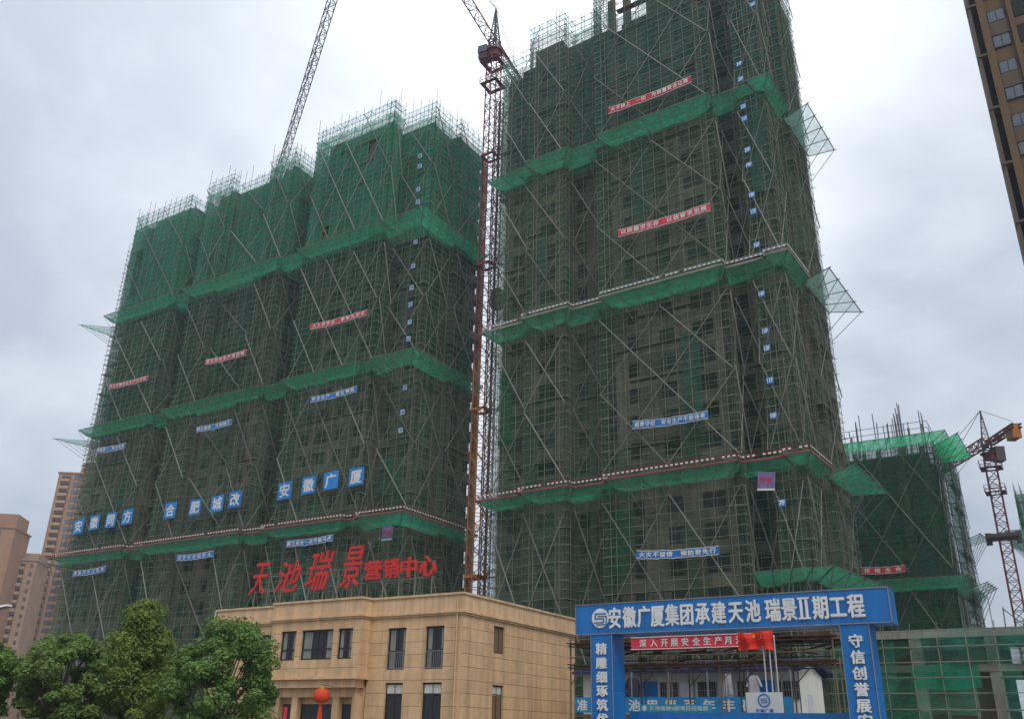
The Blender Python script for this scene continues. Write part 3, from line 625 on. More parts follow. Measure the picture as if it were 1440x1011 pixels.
# floor number plates
for z, num in ((21.2, 7), (29.4, 10), (32.9, 11), (36.2, 12), (38.0, 13), (42.0, 14), (47.5, 16), (51.4, 17), (53.4, 18), (57.1, 19), (59.0, 20), (63.0, 21), (64.6, 22), (68.3, 23), (70.4, 24), (77.8, 26)):
    t = thing('floor_number_plate', 'small blue plate with the white floor number %dF up the corner of the tall tower' % num, 'sign', Bw(-24.1 if z < 75 else -21.9, 77.9, z), TB, 'floor number plates on the tall tower')
    p = MB(); p.box(-.32, .32, 0, .05, -.32, .32); p.build('board', 'signblue', t); l_ = MB(); add_text(l_, '%dF' % num, 0, -.02, 0, .52, .42, .05); l_.build('lettering', 'letter', t)
for i, (x, z) in enumerate(((-68.8, 77.6), (-68.7, 75.8), (-68.7, 71.9), (-68.6, 69.8), (-68.5, 63.4), (-68.6, 59.7), (-68.6, 56.4), (-68.6, 53.9), (-68.5, 51.3), (-68.5, 48.9), (-68.5, 42.1), (-68.6, 38.8), (-68.7, 36.4))):
    t = thing('floor_number_plate', 'small pale floor number plate on the left tower\'s right corner, %s from the top' % ('uppermost', 'second', 'third', 'fourth', 'fifth', 'sixth', 'seventh', 'eighth', 'ninth', 'tenth', 'eleventh', 'twelfth', 'lowest counted')[i], 'sign', (x, 82.2, z), 0, 'floor number plates on the left tower')
    p = MB(); p.box(-.34, .34, 0, .05, -.3, .34); p.build('board', 'grey_sign', t); l_ = MB(); add_text(l_, '%dF' % (26-i-(1 if i > 3 else 0)), 0, -.02, 0, .6, .45, .05); l_.build('lettering', 'signblue', t)
for x, y, z, rz, lab, cat in ((-69.4, 82.0, 23.6, 0, 'small purple notice board under the apron at the right end of the left tower', 'notice board'), (None, 77.8, 23.3, TB, 'purple and red notice board hanging under the striped rail of the tall tower', 'notice board')):
    loc = Vector((x, y, z)) if x else Bw(-25.3, y, z)
    t = thing('notice_board', lab, cat, loc, rz); t.rotation_euler = (0, .12 if not x else 0, rz)
    p = MB(); p.box(-.8, .8, 0, .06, -.85, .85); p.build('board', 'poster', t); p = MB(); p.box(-.8, .8, -.03, -.005, -.85, -.68); p.build('pale_strip', 'white', t)
    l_ = MB(); add_text(l_, '安全', 0, -.03, .1, 1.2, .65, .02); l_.build('lettering', 'redcloth', t)

# ------------------------------------------------------------------ tower cranes
def lattice(mb, p, q, w, h, step, t=.09, tri=False, up=(0, 0, 1), mi=0):
    p = Vector(p); q = Vector(q); d = (q-p).normalized(); u = d.cross(Vector(up)).normalized(); v = u.cross(d)
    if tri: cs = [(-w/2, 0), (w/2, 0), (0, h)]
    else: cs = [(-w/2, -h/2), (w/2, -h/2), (w/2, h/2), (-w/2, h/2)]
    L_ = (q-p).length; n = max(1, round(L_/step))
    P_ = lambda c, s: p+d*s+u*c[0]+v*c[1]
    for c in cs: mb.beam(P_(c, 0), P_(c, L_), t*1.5, mi=mi)
    for i in range(n):
        s0, s1 = L_*i/n, L_*(i+1)/n
        for k in range(len(cs)):
            c0, c1 = cs[k], cs[(k+1) % len(cs)]
            if i % 2: c0, c1 = c1, c0
            mb.beam(P_(c0, s0), P_(c1, s1), t*.8, mi=mi); mb.beam(P_(c0, s0), P_(c1, s0), t*.7, mi=mi)
def crane(x, y, z, label, jib_dir, jl, cl, w=1.6, zsplit=0, rz=0, jibh=1.3, tk=.09, low='crane_or', hi='crane_red', apex=7):
    t = thing('tower_crane', label, 'crane', (x, y, 0), 0)
    secs = {}
    for mm in (low, hi):
        m_ = MB(); lattice(m_, (0, 0, 0), (0, 0, 2.8), w, w, 1.4, tk, up=(math.sin(rz), math.cos(rz), 0)); secs[mm] = m_.mesh('mast_section', mm)
    k = 0; zc = 0
    while zc < z-1:
        link('mast_section', secs[low if zc < zsplit else hi], t, loc=(0, 0, zc)); zc += 2.8
    z = zc
    d = Vector((jib_dir[0], jib_dir[1], 0)).normalized(); s = Vector((d.y, -d.x, 0))
    m_ = MB(); m_.cyl((0, 0, z), (0, 0, z+.9), w*.55, w*.6, 12); m_.cyl((0, 0, z+.9), (0, 0, z+1.05), w*.8, w*.8, 12); m_.build('slewing_ring', hi, t)
    for zp, r_ in ((z-1.4, 1.5), (z-5.2, 1.4)):
        m_ = MB()
        m_.box(-r_, r_, -r_, -w/2-.1, zp, zp+.08); m_.box(-r_, r_, w/2+.1, r_, zp, zp+.08); m_.box(-r_, -w/2-.1, -w/2-.1, w/2+.1, zp, zp+.08); m_.box(w/2+.1, r_, -w/2-.1, w/2+.1, zp, zp+.08)
        for a, b_ in (((-r_, -r_), (r_, -r_)), ((r_, -r_), (r_, r_)), ((r_, r_), (-r_, r_)), ((-r_, r_), (-r_, -r_))):
            for zz_ in (.55, 1.1): m_.beam((*a, zp+zz_), (*b_, zp+zz_), .06)
            m_.beam((*a, zp), (*a, zp+1.1), .06)
        m_.build('work_platform', hi, t)
    zj = z+2.4
    m_ = MB(); lattice(m_, (0, 0, z+1.0), (0, 0, zj+.8), 1.2, 1.2, .8, tk*1.4, up=(0, 1, 0)); m_.build('turntable', 'crane_dk', t)
    m_ = MB(); lattice(m_, d*.8+Vector((0, 0, zj)), d*jl+Vector((0, 0, zj+jl*.02)), jibh, jibh*1.1, 1.6, tk, tri=True); m_.build('jib', hi, t)
    m_ = MB(); lattice(m_, -d*.8+Vector((0, 0, zj)), -d*cl+Vector((0, 0, zj)), 1.2, .5, 1.5, tk*1.2); m_.build('counter_jib', hi, t)
    for k in range(3):
        c = -d*(cl-.6-k*.75); q = MB(); q.hexa([tuple(c+d*a+s*b_+Vector((0, 0, zj+e))) for e in (-1.7, .4) for a, b_ in ((-.28, -.6), (.28, -.6), (.28, .6), (-.28, .6))]); q.build('counterweight', low, t)
    m_ = MB(); ap = Vector((0, 0, zj+apex))
    for a, b_ in ((-.6, -.6), (.6, -.6), (.6, .6), (-.6, .6)): m_.beam(Vector((a, b_, zj)), ap, .14)
    for k in range(1, 6):
        f = 1-k/6; pts = [Vector((a*f, b_*f, zj+apex*k/6)) for a, b_ in ((-.6, -.6), (.6, -.6), (.6, .6), (-.6, .6))]
        for i in range(4): m_.beam(pts[i], pts[(i+1) % 4], .07); m_.beam(pts[i], Vector(((-.6, -.6), (.6, -.6), (.6, .6), (-.6, .6))[(i+1) % 4]+(0,))*(f+1/6)+Vector((0, 0, zj+apex*(k-1)/6)), .06)
    m_.build('apex_frame', 'crane_dk', t)
    m_ = MB()
    for e in (d*jl*.33, d*jl*.7, -d*(cl-1)): m_.beam(ap, e+Vector((0, 0, zj+.9)), .06)
    m_.build('tie_rod', 'crane_dk', t)
    c = s*1.5+Vector((0, 0, z-.2)); m_ = MB()
    m_.hexa([tuple(c+d*a*k+s*b_+Vector((0, 0, e))) for e, k in ((0, .8), (2.2, 1.0)) for a, b_ in ((-.8, -.7), (1.0, -.7), (1.0, .7), (-.8, .7))]); cb = m_.build('cab', 'crane_dk', t)
    m_ = MB(); m_.hexa([tuple(c+d*a+s*b_+Vector((0, 0, e))) for e in (1.0, 1.9) for a, b_ in ((-.6, -.74), (1.04, -.74), (1.04, .74), (-.6, .74))]); m_.build('cab_window', 'glass_sky', cb)
    return t
cB = crane(-58.2, 84.6, 92.3, 'maroon and orange tower crane standing in the gap between the two big towers', (.146, -.989), 46, 11, zsplit=44, rz=.5, apex=7.0)
for zt in (18, 38, 58, 75):
    m_ = MB()
    for a, b_ in (((-.9, -.9), (.9, -.9)), ((.9, -.9), (.9, .9)), ((.9, .9), (-.9, .9)), ((-.9, .9), (-.9, -.9))): m_.beam((*a, zt), (*b_, zt), .22, .3)
    m_.beam((.9, 0, zt), (3.6, 1.5, zt), .16); m_.beam((.9, .5, zt), (3.6, -2.5, zt), .16); m_.build('mast_tie', 'crane_or' if zt < 44 else 'crane_red', cB)
cA = crane(-128.5, 106.2, 96.5, 'tower crane with a long pale jib rising behind the left tower', (.817, -.576), 72, 12, apex=6, jibh=1.35, hi='steel', low='steel')
cR = crane(-8.6, 150, 42.0, 'distant tower crane with orange counterweight on the right, beside the lower netted tower', (-.50, .86), 40, 9.5, w=1.5, apex=5.6, tk=.12, hi='crane_red')
m_ = MB(); m_.box(-2.0, 2.0, -1.8, 1.8, 30.0, 30.5); 
for s_ in (-2, 2): m_.box(s_-.5, s_+.3, -.4, .4, 29.2, 30.9)
m_.build('mast_collar', 'crane_dk', cR)
m_ = MB(); m_.beam((-6, 10.5, 44.6), (-6, 10.5, 40.6), .05); m_.box(-6.25, -5.75, 10.3, 10.7, 40, 40.6); m_.build('hook_block', 'crane_dk', cR)

HM = thing('hoist_mast', 'slim grey-brown lattice hoist mast standing right beside the centre crane, against the tall tower', 'hoist', (-56.9, 84.6, 0))
hm_ = MB(); lattice(hm_, (0, 0, 0), (0, 0, 3.0), .75, .75, 1.0, .07, up=(0, 1, 0)); hm_ = hm_.mesh('mast_section', 'crane_dk')
for k in range(28): link('mast_section', hm_, HM, loc=(0, 0, k*3.0))
m_ = MB()
for k in range(1, 14): m_.beam((.35, 0, k*6.2), (2.0, -1.0, k*6.2), .08); m_.beam((.35, .3, k*6.2), (2.0, -2.2, k*6.2), .08)
m_.build('wall_tie', 'crane_dk', HM)
m_ = MB(); m_.box(-.8, .5, .42, 1.7, 52, 54.6); m_.build('hoist_cage', 'crane_or', HM)

# ------------------------------------------------------------------ sales office
OF = thing('sales_office', 'beige stone-clad two-storey office with cornice, dark windows and a projecting bay', 'building', (-45, 55, 0))
ox, oy = -45, 55
body = MB()
# mortar-dark body behind the cladding
body.box(-56.3-ox, -33.75-ox, 47.85-oy, 62.5-oy, 0, 8.7); 
body.build('wall_core', 'beige_d', OF)
wins = []     # face, a0,a1,z0,z1
FRONT = [( -51.4, -49.8, 5.38, 7.96)]
F2 = [(-39.57, -38.05, 5.4, 7.98), (-36.46, -34.98, 5.4, 7.98), (-39.5, -38.05, 1.2, 4.58), (-36.5, -34.98, 1.2, 4.58)]
BAY = [(-48.37, -46.9, 6.07, 8.0), (-46.39, -43.5, 6.07, 8.0), (-43.05, -41.75, 6.07, 8.0)]
SIDE = [(51.27, 52.55, 6.6, 8.3), (51.27, 52.55, 1.8, 4.62)]
def clad(a0, a1, z0, z1, holes, place, count):
    """cladding slabs, each its own part, cut around the windows"""
    rows = []; zc = z1
    while zc > z0+.02: rows.append((max(z0, zc-.775), zc)); zc -= .775
    for ri, (r0, r1) in enumerate(rows):
        xs = sorted(set([a0, a1]+[a0+(a1-a0)*k/max(1, round((a1-a0)/1.25)) for k in range(1, max(1, round((a1-a0)/1.25)))]))
        cells = []
        for c0, c1 in zip(xs[:-1], xs[1:]):
            parts = [(c0, c1, r0, r1)]
            for (h0, h1, g0, g1) in holes:
                new = []
                for (p0, p1, q0, q1) in parts:
                    if h1 <= p0 or h0 >= p1 or g1 <= q0 or g0 >= q1: new.append((p0, p1, q0, q1)); continue
                    if h0 > p0: new.append((p0, h0, q0, q1))
                    if h1 < p1: new.append((h1, p1, q0, q1))
                    m0, m1 = max(p0, h0), min(p1, h1)
                    if g0 > q0: new.append((m0, m1, q0, g0))
                    if g1 < q1: new.append((m0, m1, g1, q1))
                parts = new
            cells += parts
        for (p0, p1, q0, q1) in cells:
            if p1-p0 < .03 or q1-q0 < .03: continue
            place(p0+.004, p1-.004, q0+.011, q1-.011)
cl_n = [0]; clx = MB()
def put(x0, x1, y0, y1, z0, z1):
    if cl_n[0] < 296 and z1 > 2.2:
        m_ = MB(); m_.box(x0-ox, x1-ox, y0-oy, y1-oy, z0, z1); m_.build('cladding_panel', 'beige', OF); cl_n[0] += 1
    else: clx.box(x0-ox, x1-ox, y0-oy, y1-oy, z0, z1)
clad(-41.1, -33.82, 0, 8.62, F2, lambda a, b_, c, d_: put(a, b_, 47.6+rng.uniform(0, .006), 47.84, c, d_), cl_n)
clad(-49.3, -41.1, 4.97, 8.62, BAY, lambda a, b_, c, d_: put(a, b_, 46.6+rng.uniform(0, .006), 46.84, c, d_), cl_n)
clad(47.6, 62.5, 0, 8.62, SIDE, lambda a, b_, c, d_: put(-33.74, -33.6-rng.uniform(0, .006), a, b_, c, d_), cl_n)
clad(-56.4, -49.3, 0, 8.62, FRONT, lambda a, b_, c, d_: put(a, b_, 47.6+rng.uniform(0, .006), 47.84, c, d_), cl_n)
if clx.f: clx.build('lower_cladding_panel', 'beige', OF, kind='stuff')
m_ = MB(); m_.box(-33.82-ox, -33.6-ox, 47.6-oy, 47.6-oy+.02, 0, 8.62); m_.build('corner_stone', 'beige', OF)
# bay box, returns, ledge and entrance recess
m_ = MB(); m_.box(-49.27-ox, -41.13-ox, 46.86-oy, 47.84-oy, 4.98, 8.7); m_.build('bay_core', 'beige_d', OF)
for xs in ((-49.33, -49.272), (-41.128, -41.07)):
    for k in range(5):
        m_ = MB(); m_.box(xs[0]-ox, xs[1]-ox, 46.6-oy, 47.6-oy, 4.98+k*.73, 5.695+k*.73); m_.build('return_panel', 'beige', OF)
m_ = MB(); m_.box(-49.5-ox, -40.9-ox, 46.38-oy, 47.6-oy, 4.80, 4.965); m_.box(-49.1-ox, -41.25-ox, 46.62-oy, 47.6-oy, 4.30, 4.80); m_.build('bay_ledge', 'beige_t', OF)
m_ = MB(); m_.box(-48.9-ox, -41.5-ox, 47.1-oy, 47.6-oy, 3.72, 4.30); m_.build('entrance_soffit', 'beige_t', OF)
for x in (-48.6, -46.9, -43.2, -41.5):
    m_ = MB(); m_.box(x-.27-ox, x+.27-ox, 47.1-oy, 47.58-oy, 0, 3.72); m_.build('entrance_pier', 'beige', OF)
m_ = MB(); m_.box(-49.2-ox, -41.2-ox, 47.585-oy, 47.83-oy, 0, 4.4); m_.build('entrance_wall', 'beige', OF)
for x0, x1 in ((-48.3, -47.2), (-46.6, -43.5), (-42.9, -41.8)):
    m_ = MB(); m_.box(x0-ox, x1-ox, 47.50-oy, 47.58-oy, 0, 3.3); g_ = m_.build('entrance_door', 'frame', OF)
    m_ = MB(); m_.box(x0+.1-ox, x1-.1-ox, 47.48-oy, 47.497-oy, .2, 3.2); m_.build('door_glass', 'glass_sky' if 0 else 'voidm', g_)
m_ = MB(); m_.box(-47.75-ox, -47.45-ox, 47.04-oy, 47.08-oy, 1.2, 3.1) ; m_.build('door_couplet', 'redcloth', OF)
OP = [(-56.4-ox, 62.6-oy), (-56.4-ox, 47.6-oy), (-49.3-ox, 47.6-oy), (-49.3-ox, 46.6-oy), (-41.1-ox, 46.6-oy), (-41.1-ox, 47.6-oy), (-33.6-ox, 47.6-oy), (-33.6-ox, 62.6-oy)]
def band(out_, inn, z0, z1, name, m):
    O, I = offset_poly(OP, out_), offset_poly(OP, inn)
    for i in range(len(O)-1):
        m_ = MB(); q = [O[i], O[i+1], I[i+1], I[i]]; m_.hexa([(*c, z0) for c in q]+[(*c, z1) for c in q]); m_.build(name, m, OF)
band(.10, -.3, 8.62, 8.74, 'cornice', 'beige_t'); band(.20, -.3, 8.745, 8.88, 'cornice', 'beige_t'); band(.03, -.25, 8.885, 9.86, 'parapet', 'beige_t'); band(.13, -.33, 9.865, 10.0, 'coping', 'beige_t')
m_ = MB(); m_.box(-56.2-ox, -33.9-ox, 47.9-oy, 62.3-oy, 8.72, 8.95); m_.build('roof', 'roof', OF)
def owin(face, a0, a1, z0, z1, mull, trans, rail=False, curt=True, header=False):
    cx_, w_ = (a0+a1)/2, a1-a0; h_ = z1-z0
    if face == 'side': loc, rz = (-33.6-.13-ox, cx_-oy, z0), math.pi/2
    else: loc, rz = (cx_-ox, (47.6 if face == 'front' else 46.6)+.15-oy, z0), 0
    f = MB(); t_ = .06
    for x0, x1, q0, q1 in ((-w_/2, w_/2, 0, t_), (-w_/2, w_/2, h_-t_, h_), (-w_/2, -w_/2+t_, t_, h_-t_), (w_/2-t_, w_/2, t_, h_-t_)): f.box(x0, x1, 0, .06, q0, q1)
    for k in mull: f.box(-w_/2+w_*k-.03, -w_/2+w_*k+.03, .002, .058, t_, h_-t_)
    for k in trans: f.box(-w_/2+t_, w_/2-t_, .004, .056, h_*k-.03, h_*k+.03)
    f.quad([(-w_/2, .098, 0), (w_/2, .098, 0), (w_/2, .098, h_), (-w_/2, .098, h_)])  # dark backing sheet, room shade put into its colour
    o = f.build('window', 'frame', OF, loc=loc); o.rotation_euler = (0, 0, rz)
    g_ = MB(); g_.quad([(-w_/2+t_, .03, t_), (w_/2-t_, .03, t_), (w_/2-t_, .03, h_-t_), (-w_/2+t_, .03, h_-t_)]); g_.build('glass', 'glass', o)
    if curt:
        c_ = MB()
        for s0, s1 in ((-w_/2+.08, -w_/2+w_*rng.uniform(.2, .38)), (w_/2-w_*rng.uniform(.16, .32), w_/2-.08)):
            n_ = 6
            for k in range(n_):
                x0, x1 = s0+(s1-s0)*k/n_, s0+(s1-s0)*(k+1)/n_; d0, d1 = (.065, .09) if k % 2 else (.09, .065)
                c_.quad([(x0, d0, .1), (x1, d1, .1), (x1, d1, h_-.1), (x0, d0, h_-.1)])
        c_.build('curtain', 'curtain', o)
    if header:
        c_ = MB(); c_.box(-w_/2+.08, w_/2-.08, .012, .025, h_-.62, h_-.1); c_.build('blind', 'curtain', o)
    if rail:
        r_ = MB(); n_ = 9
        for k in range(n_+1): r_.beam((-w_/2+.06+(w_-.12)*k/n_, -.06, .05), (-w_/2+.06+(w_-.12)*k/n_, -.06, h_*.42), .025)
        for zz_ in (.06, h_*.42): r_.beam((-w_/2, -.06, zz_), (w_/2, -.06, zz_), .04)
        r_.build('guard_rail', 'steel', o)
for (a0, a1, z0, z1) in BAY: owin('bay', a0, a1, z0, z1, (.5,) if a1-a0 < 2 else (.33, .5, .67), (.36,))
owin('front', *FRONT[0], (.5,), (.4,), rail=True)
for i, (a0, a1, z0, z1) in enumerate(F2): owin('front', a0, a1, z0, z1, (.5,), (.45,) if i < 2 else (.8,), rail=i < 2, curt=i < 2, header=i > 1)
owin('side', *SIDE[0], (.6,), ()); owin('side', *SIDE[1], (.5,), (.8,), header=True, curt=False)
m_ = MB(); m_.cyl((-33.95-ox, 47.5-oy, 0), (-33.95-ox, 47.5-oy, 9.7), .05, .05, 8)
for z in (1, 3.2, 5.4, 7.6): m_.cyl((-33.95-ox, 47.5-oy, z), (-33.95-ox, 47.5-oy, z+.12), .08, .08, 8)
m_.build('drain_pipe', 'beige_t', OF)
m_ = MB(); m_.beam((-56.5-ox, 47.45-oy, 6), (-56.5-ox, 47.45-oy, 9.9), .09); m_.build('drain_pipe', 'pole', OF)
# rooftop sign
RS = thing('rooftop_sign', 'red character sign 天池瑞景营销中心 on the beige office roof', 'sign', (-47, 50, 9))
for ch, x0, x1, z0, z1, sh in (('天', -56.0, -54.0, 11.35, 13.8, .35), ('池', -53.2, -50.5, 11.4, 13.7, .3), ('瑞', -50.0, -47.3, 11.35, 14.25, .35), ('景', -46.5, -44.4, 11.3, 14.3, .3),
        ('营', -44.15, -42.6, 11.75, 13.1, .0), ('销', -42.35, -41.0, 11.75, 13.1, .0), ('中', -40.75, -39.4, 11.72, 13.1, 0), ('心', -39.1, -37.7, 11.7, 13.05, 0)):
    l_ = MB(); add_text(l_, ch, (x0+x1)/2+47, 0, (z0+z1)/2-9, x1-x0, z1-z0, .008 if sh else .035, ext=.06, shear=sh); l_.build('sign_letter', 'letter_red', RS)
m_ = MB()
for x in np.arange(-55.5, -37.5, 1.45):
    m_.beam((x+47, .12, 0), (x+47, .12, 3.6), .06); m_.beam((x+47, 1.4, 0), (x+47, .12, 2.8), .05)
for z in (2.6, 3.7): m_.beam((-8.8, .12, z), (9.2, .12, z), .06)
m_.build('sign_frame', 'tube', RS)
# lantern
LT = thing('red_lantern', 'round red lantern with a long tassel hanging before the office entrance', 'lantern', (-43.06, 45.6, 3.2))
m_ = MB(); n_ = 20; prof = [(0.12, .58), (.3, .55), (.5, .42), (.6, .22), (.62, 0), (.58, -.2), (.45, -.4), (.28, -.5), (.12, -.52)]
prof = [(r_*.85, z_*.80+.52) for r_, z_ in prof]
for i in range(len(prof)-1):
    for k in range(n_):
        a, b_ = 2*math.pi*k/n_, 2*math.pi*(k+1)/n_; w0 = 1-.03*(k % 2)
        m_.quad([(prof[i][0]*math.cos(a), prof[i][0]*math.sin(a), prof[i][1]), (prof[i+1][0]*math.cos(a), prof[i+1][0]*math.sin(a), prof[i+1][1]), (prof[i+1][0]*math.cos(b_), prof[i+1][0]*math.sin(b_), prof[i+1][1]), (prof[i][0]*math.cos(b_), prof[i][0]*math.sin(b_), prof[i][1])])
m_.build('lantern_body', 'lantern', LT)
m_ = MB(); m_.cyl((0, 0, .97), (0, 0, 1.06), .13, .11, 12); m_.cyl((0, 0, .02), (0, 0, .12), .11, .13, 12); m_.beam((0, 0, 1.05), (0, 0, 1.2), .02); m_.build('lantern_cap', 'gold', LT)
m_ = MB()
for k in range(14): a = k*.45; m_.beam((.05*math.cos(a), .05*math.sin(a), .03), (.15*math.cos(a), .15*math.sin(a), -1.1), .05)
m_.build('tassel', 'lantern', LT)
m_ = MB(); m_.beam((0, 0, 1.2), (0, .9, 1.15), .03); m_.build('hanging_cord', 'frame', LT)

# ------------------------------------------------------------------ blue site gate
GA = thing('site_gate', 'tall blue site gate with white characters across its beam and down both posts', 'gate', (-13.5, 38, 0)); gx, gy = -13.5, 38
def panels(x0, x1, y0, y1, z0, z1, n, name, axis=0):
    for k in range(n):
        m_ = MB()
        if axis == 0: m_.box(x0+(x1-x0)*k/n+.006-gx, x0+(x1-x0)*(k+1)/n-.006-gx, y0-gy, y1-gy, z0, z1)
        else: m_.box(x0-gx, x1-gx, y0-gy, y1-gy, z0+(z1-z0)*k/n+.006, z0+(z1-z0)*(k+1)/n-.006)
        o = m_.build(name, 'gate', GA); o.location.y = rng.uniform(-.008, .008)
panels(-20.36, -6.55, 38, 39.3, 5.97, 7.29, 12, 'beam_panel')
panels(-19.59, -18.55, 38.02, 39.28, 0, 5.96, 5, 'post_panel', 1); panels(-8.52, -7.44, 38.02, 39.28, 0, 5.96, 5, 'post_panel', 1)
m_ = MB(); m_.box(-20.3-gx, -6.6-gx, 38.05-gy, 39.25-gy, 6.0, 7.26); m_.box(-19.55-gx, -18.59-gx, 38.06-gy, 39.24-gy, 0, 5.99); m_.box(-8.48-gx, -7.48-gx, 38.06-gy, 39.24-gy, 0, 5.99); m_.build('gate_core', 'gatedark', GA)
m_ = MB()
for z in (5.965, 7.295): m_.beam((-20.38-gx, 37.985-gy, z), (-6.53-gx, 37.985-gy, z), .035)
for x in (-20.37, -6.54): m_.beam((x-gx, 37.985-gy, 5.95), (x-gx, 37.985-gy, 7.31), .035)
for x in (-19.6, -18.54, -8.53, -7.43): m_.beam((x-gx, 37.995-gy, 0), (x-gx, 37.995-gy, 5.94), .028)
m_.build('edge_trim', 'steel', GA)
bx_ = [-18.35, -17.62, -16.91, -16.26, -15.57, -14.89, -14.18, -13.45, -12.7, -11.96, -11.12, -10.44, -9.84, -9.18, -8.5, -7.8]
for ch, x in zip('安徽广厦集团承建天池瑞景Ⅱ期工程', bx_):
    l_ = MB()
    if ch == 'Ⅱ':
        for xx in (-.11, .11): l_.box(x+xx-.055-gx, x+xx+.055-gx, 37.94-gy, 37.985-gy, 6.24, 7.03)
        for zz_ in (6.21, 7.0): l_.box(x-.24-gx, x+.24-gx, 37.93-gy, 37.975-gy, zz_, zz_+.07)
    else: add_text(l_, ch, x-gx, 37.965-gy, 6.64, .66, .96, .032, ext=.02, em=True)
    l_.build('lettering', 'letter', GA)
# round emblem: white disc with a blocky blue S line inside
m_ = MB(); n_ = 32; cxl, czl = -19.08-gx, 6.66
m_.cyl((cxl, 37.975-gy, czl), (cxl, 37.95-gy, czl), .43, .43, n_); em_ = m_.build('emblem', 'letter', GA)
m_ = MB(); yl = 37.935-gy
def st(x0, x1, z0, z1): m_.box(cxl+x0, cxl+x1, yl-.008, yl+.008, czl+z0, czl+z1)
st(-.27, .30, .17, .22); st(-.27, -.22, -.02, .17); st(-.27, .20, -.05, 0); st(.15, .20, -.17, -.05); st(-.33, .20, -.22, -.17); st(-.12, .34, .06, .10); st(.29, .34, -.25, .06); st(-.2, .34, -.31, -.27)
m_.build('emblem_mark', 'gate', em_)
for txt, x, zs_ in (('精雕细琢筑优品', -19.06, [5.32, 4.71, 4.11, 3.54, 2.95, 2.36, 1.77]), ('守信创誉展宏图', -7.97, [5.31, 4.71, 4.12, 3.53, 2.95, 2.40, 1.8])):
    for ch, z in zip(txt, zs_):
        l_ = MB(); add_text(l_, ch, x-gx, 37.965-gy, z, .56, .52, .034, ext=.02, em=True); l_.build('lettering', 'letter', GA)
BG = thing('banner', 'red banner with white characters strung under the blue gate beam', 'banner', (-21.3, 46.0, 6.32)); BG.scale = (1.19, 1, 1.19)
m_ = MB(); g = 14
for i in range(g):
    a, b_ = 6.2*i/g, 6.2*(i+1)/g; sg = lambda u: -.03*math.sin(math.pi*u/6.2)
    wv_ = lambda u: .03*math.sin(u*5)
    m_.quad([(a, wv_(a), -.27+sg(a)), (b_, wv_(b_), -.27+sg(b_)), (b_, wv_(b_), .27+sg(b_)), (a, wv_(a), .27+sg(a))])
m_.build('banner_cloth', 'redcloth', BG); l_ = MB()
for ch, x in zip('深入开展安全生产月活动', [-17.3, -16.78, -16.27, -15.79, -15.3, -14.78, -14.29, -13.78, -13.33, -12.84, -12.3]): add_text(l_, ch, x+17.9, -.045, 0, .36, .36, .03, em=True)
l_.build('lettering', 'letter', BG); m_ = MB()
for z in (-.26, .25): m_.beam((0, -.04, z), (6.2, -.04, z), .03)
m_.build('banner_hem', 'letter', BG)
# lower barrier sign behind the gate posts
BS = thing('barrier_sign', 'low blue and white sign box spanning between the gate posts', 'sign', (-13, 39.6, 0))
m_ = MB(); m_.box(-5.5, 4.45, 0, .3, 2.42, 2.72); m_.build('header', 'gate', BS); m_ = MB(); m_.box(-5.5, 4.45, .02, .28, 1.3, 2.415); m_.build('screen', 'grey_sign', BS)
l_ = MB(); add_text(l_, '安全责任重于泰山', -.5, -.01, 1.95, 5.0, .5, .03); l_.build('lettering', 'poster', BS)
CS = thing('name_board', 'small cyan name board with white characters above the barrier between the gate posts', 'sign', (-17.2, 41.8, 2.95))
m_ = MB(); m_.box(-1.75, 1.75, 0, .08, -.17, .17); m_.build('board', 'cyan', CS); l_ = MB(); add_text(l_, '天池瑞景Ⅱ期项目经理部', .15, -.015, 0, 2.9, .2, .025); m2 = MB(); m2.cyl((-1.55, -.02, 0), (-1.55, -.004, 0), .12, .12, 16); m2.build('emblem', 'letter', CS); l_.build('lettering', 'letter', CS)
WBd = thing('notice_board', 'white board with a round blue emblem behind the flagpoles', 'notice board', (-13.05, 42, 3.2))
m_ = MB(); m_.box(-.82, .82, 0, .08, -.44, .44); m_.build('board', 'white', WBd); m_ = MB()
for k in range(24):
    a, b_ = 2*math.pi*k/24, 2*math.pi*(k+1)/24
    m_.quad([(.22*math.cos(a), -.02, .1+.22*math.sin(a)), (.29*math.cos(a), -.02, .1+.29*math.sin(a)), (.29*math.cos(b_), -.02, .1+.29*math.sin(b_)), (.22*math.cos(b_), -.02, .1+.22*math.sin(b_))])
m_.box(-.14, .14, -.025, -.01, .16, .19); m_.box(-.14, -.1, -.025, -.01, .1, .16); m_.box(-.14, .14, -.025, -.01, .08, .11); m_.box(.1, .14, -.025, -.01, .02, .08); m_.box(-.14, .14, -.025, -.01, 0, .03)
add_text(m_, '安徽广厦', 0, -.02, -.32, .8, .14, .03); m_.build('emblem_mark', 'signblue', WBd)
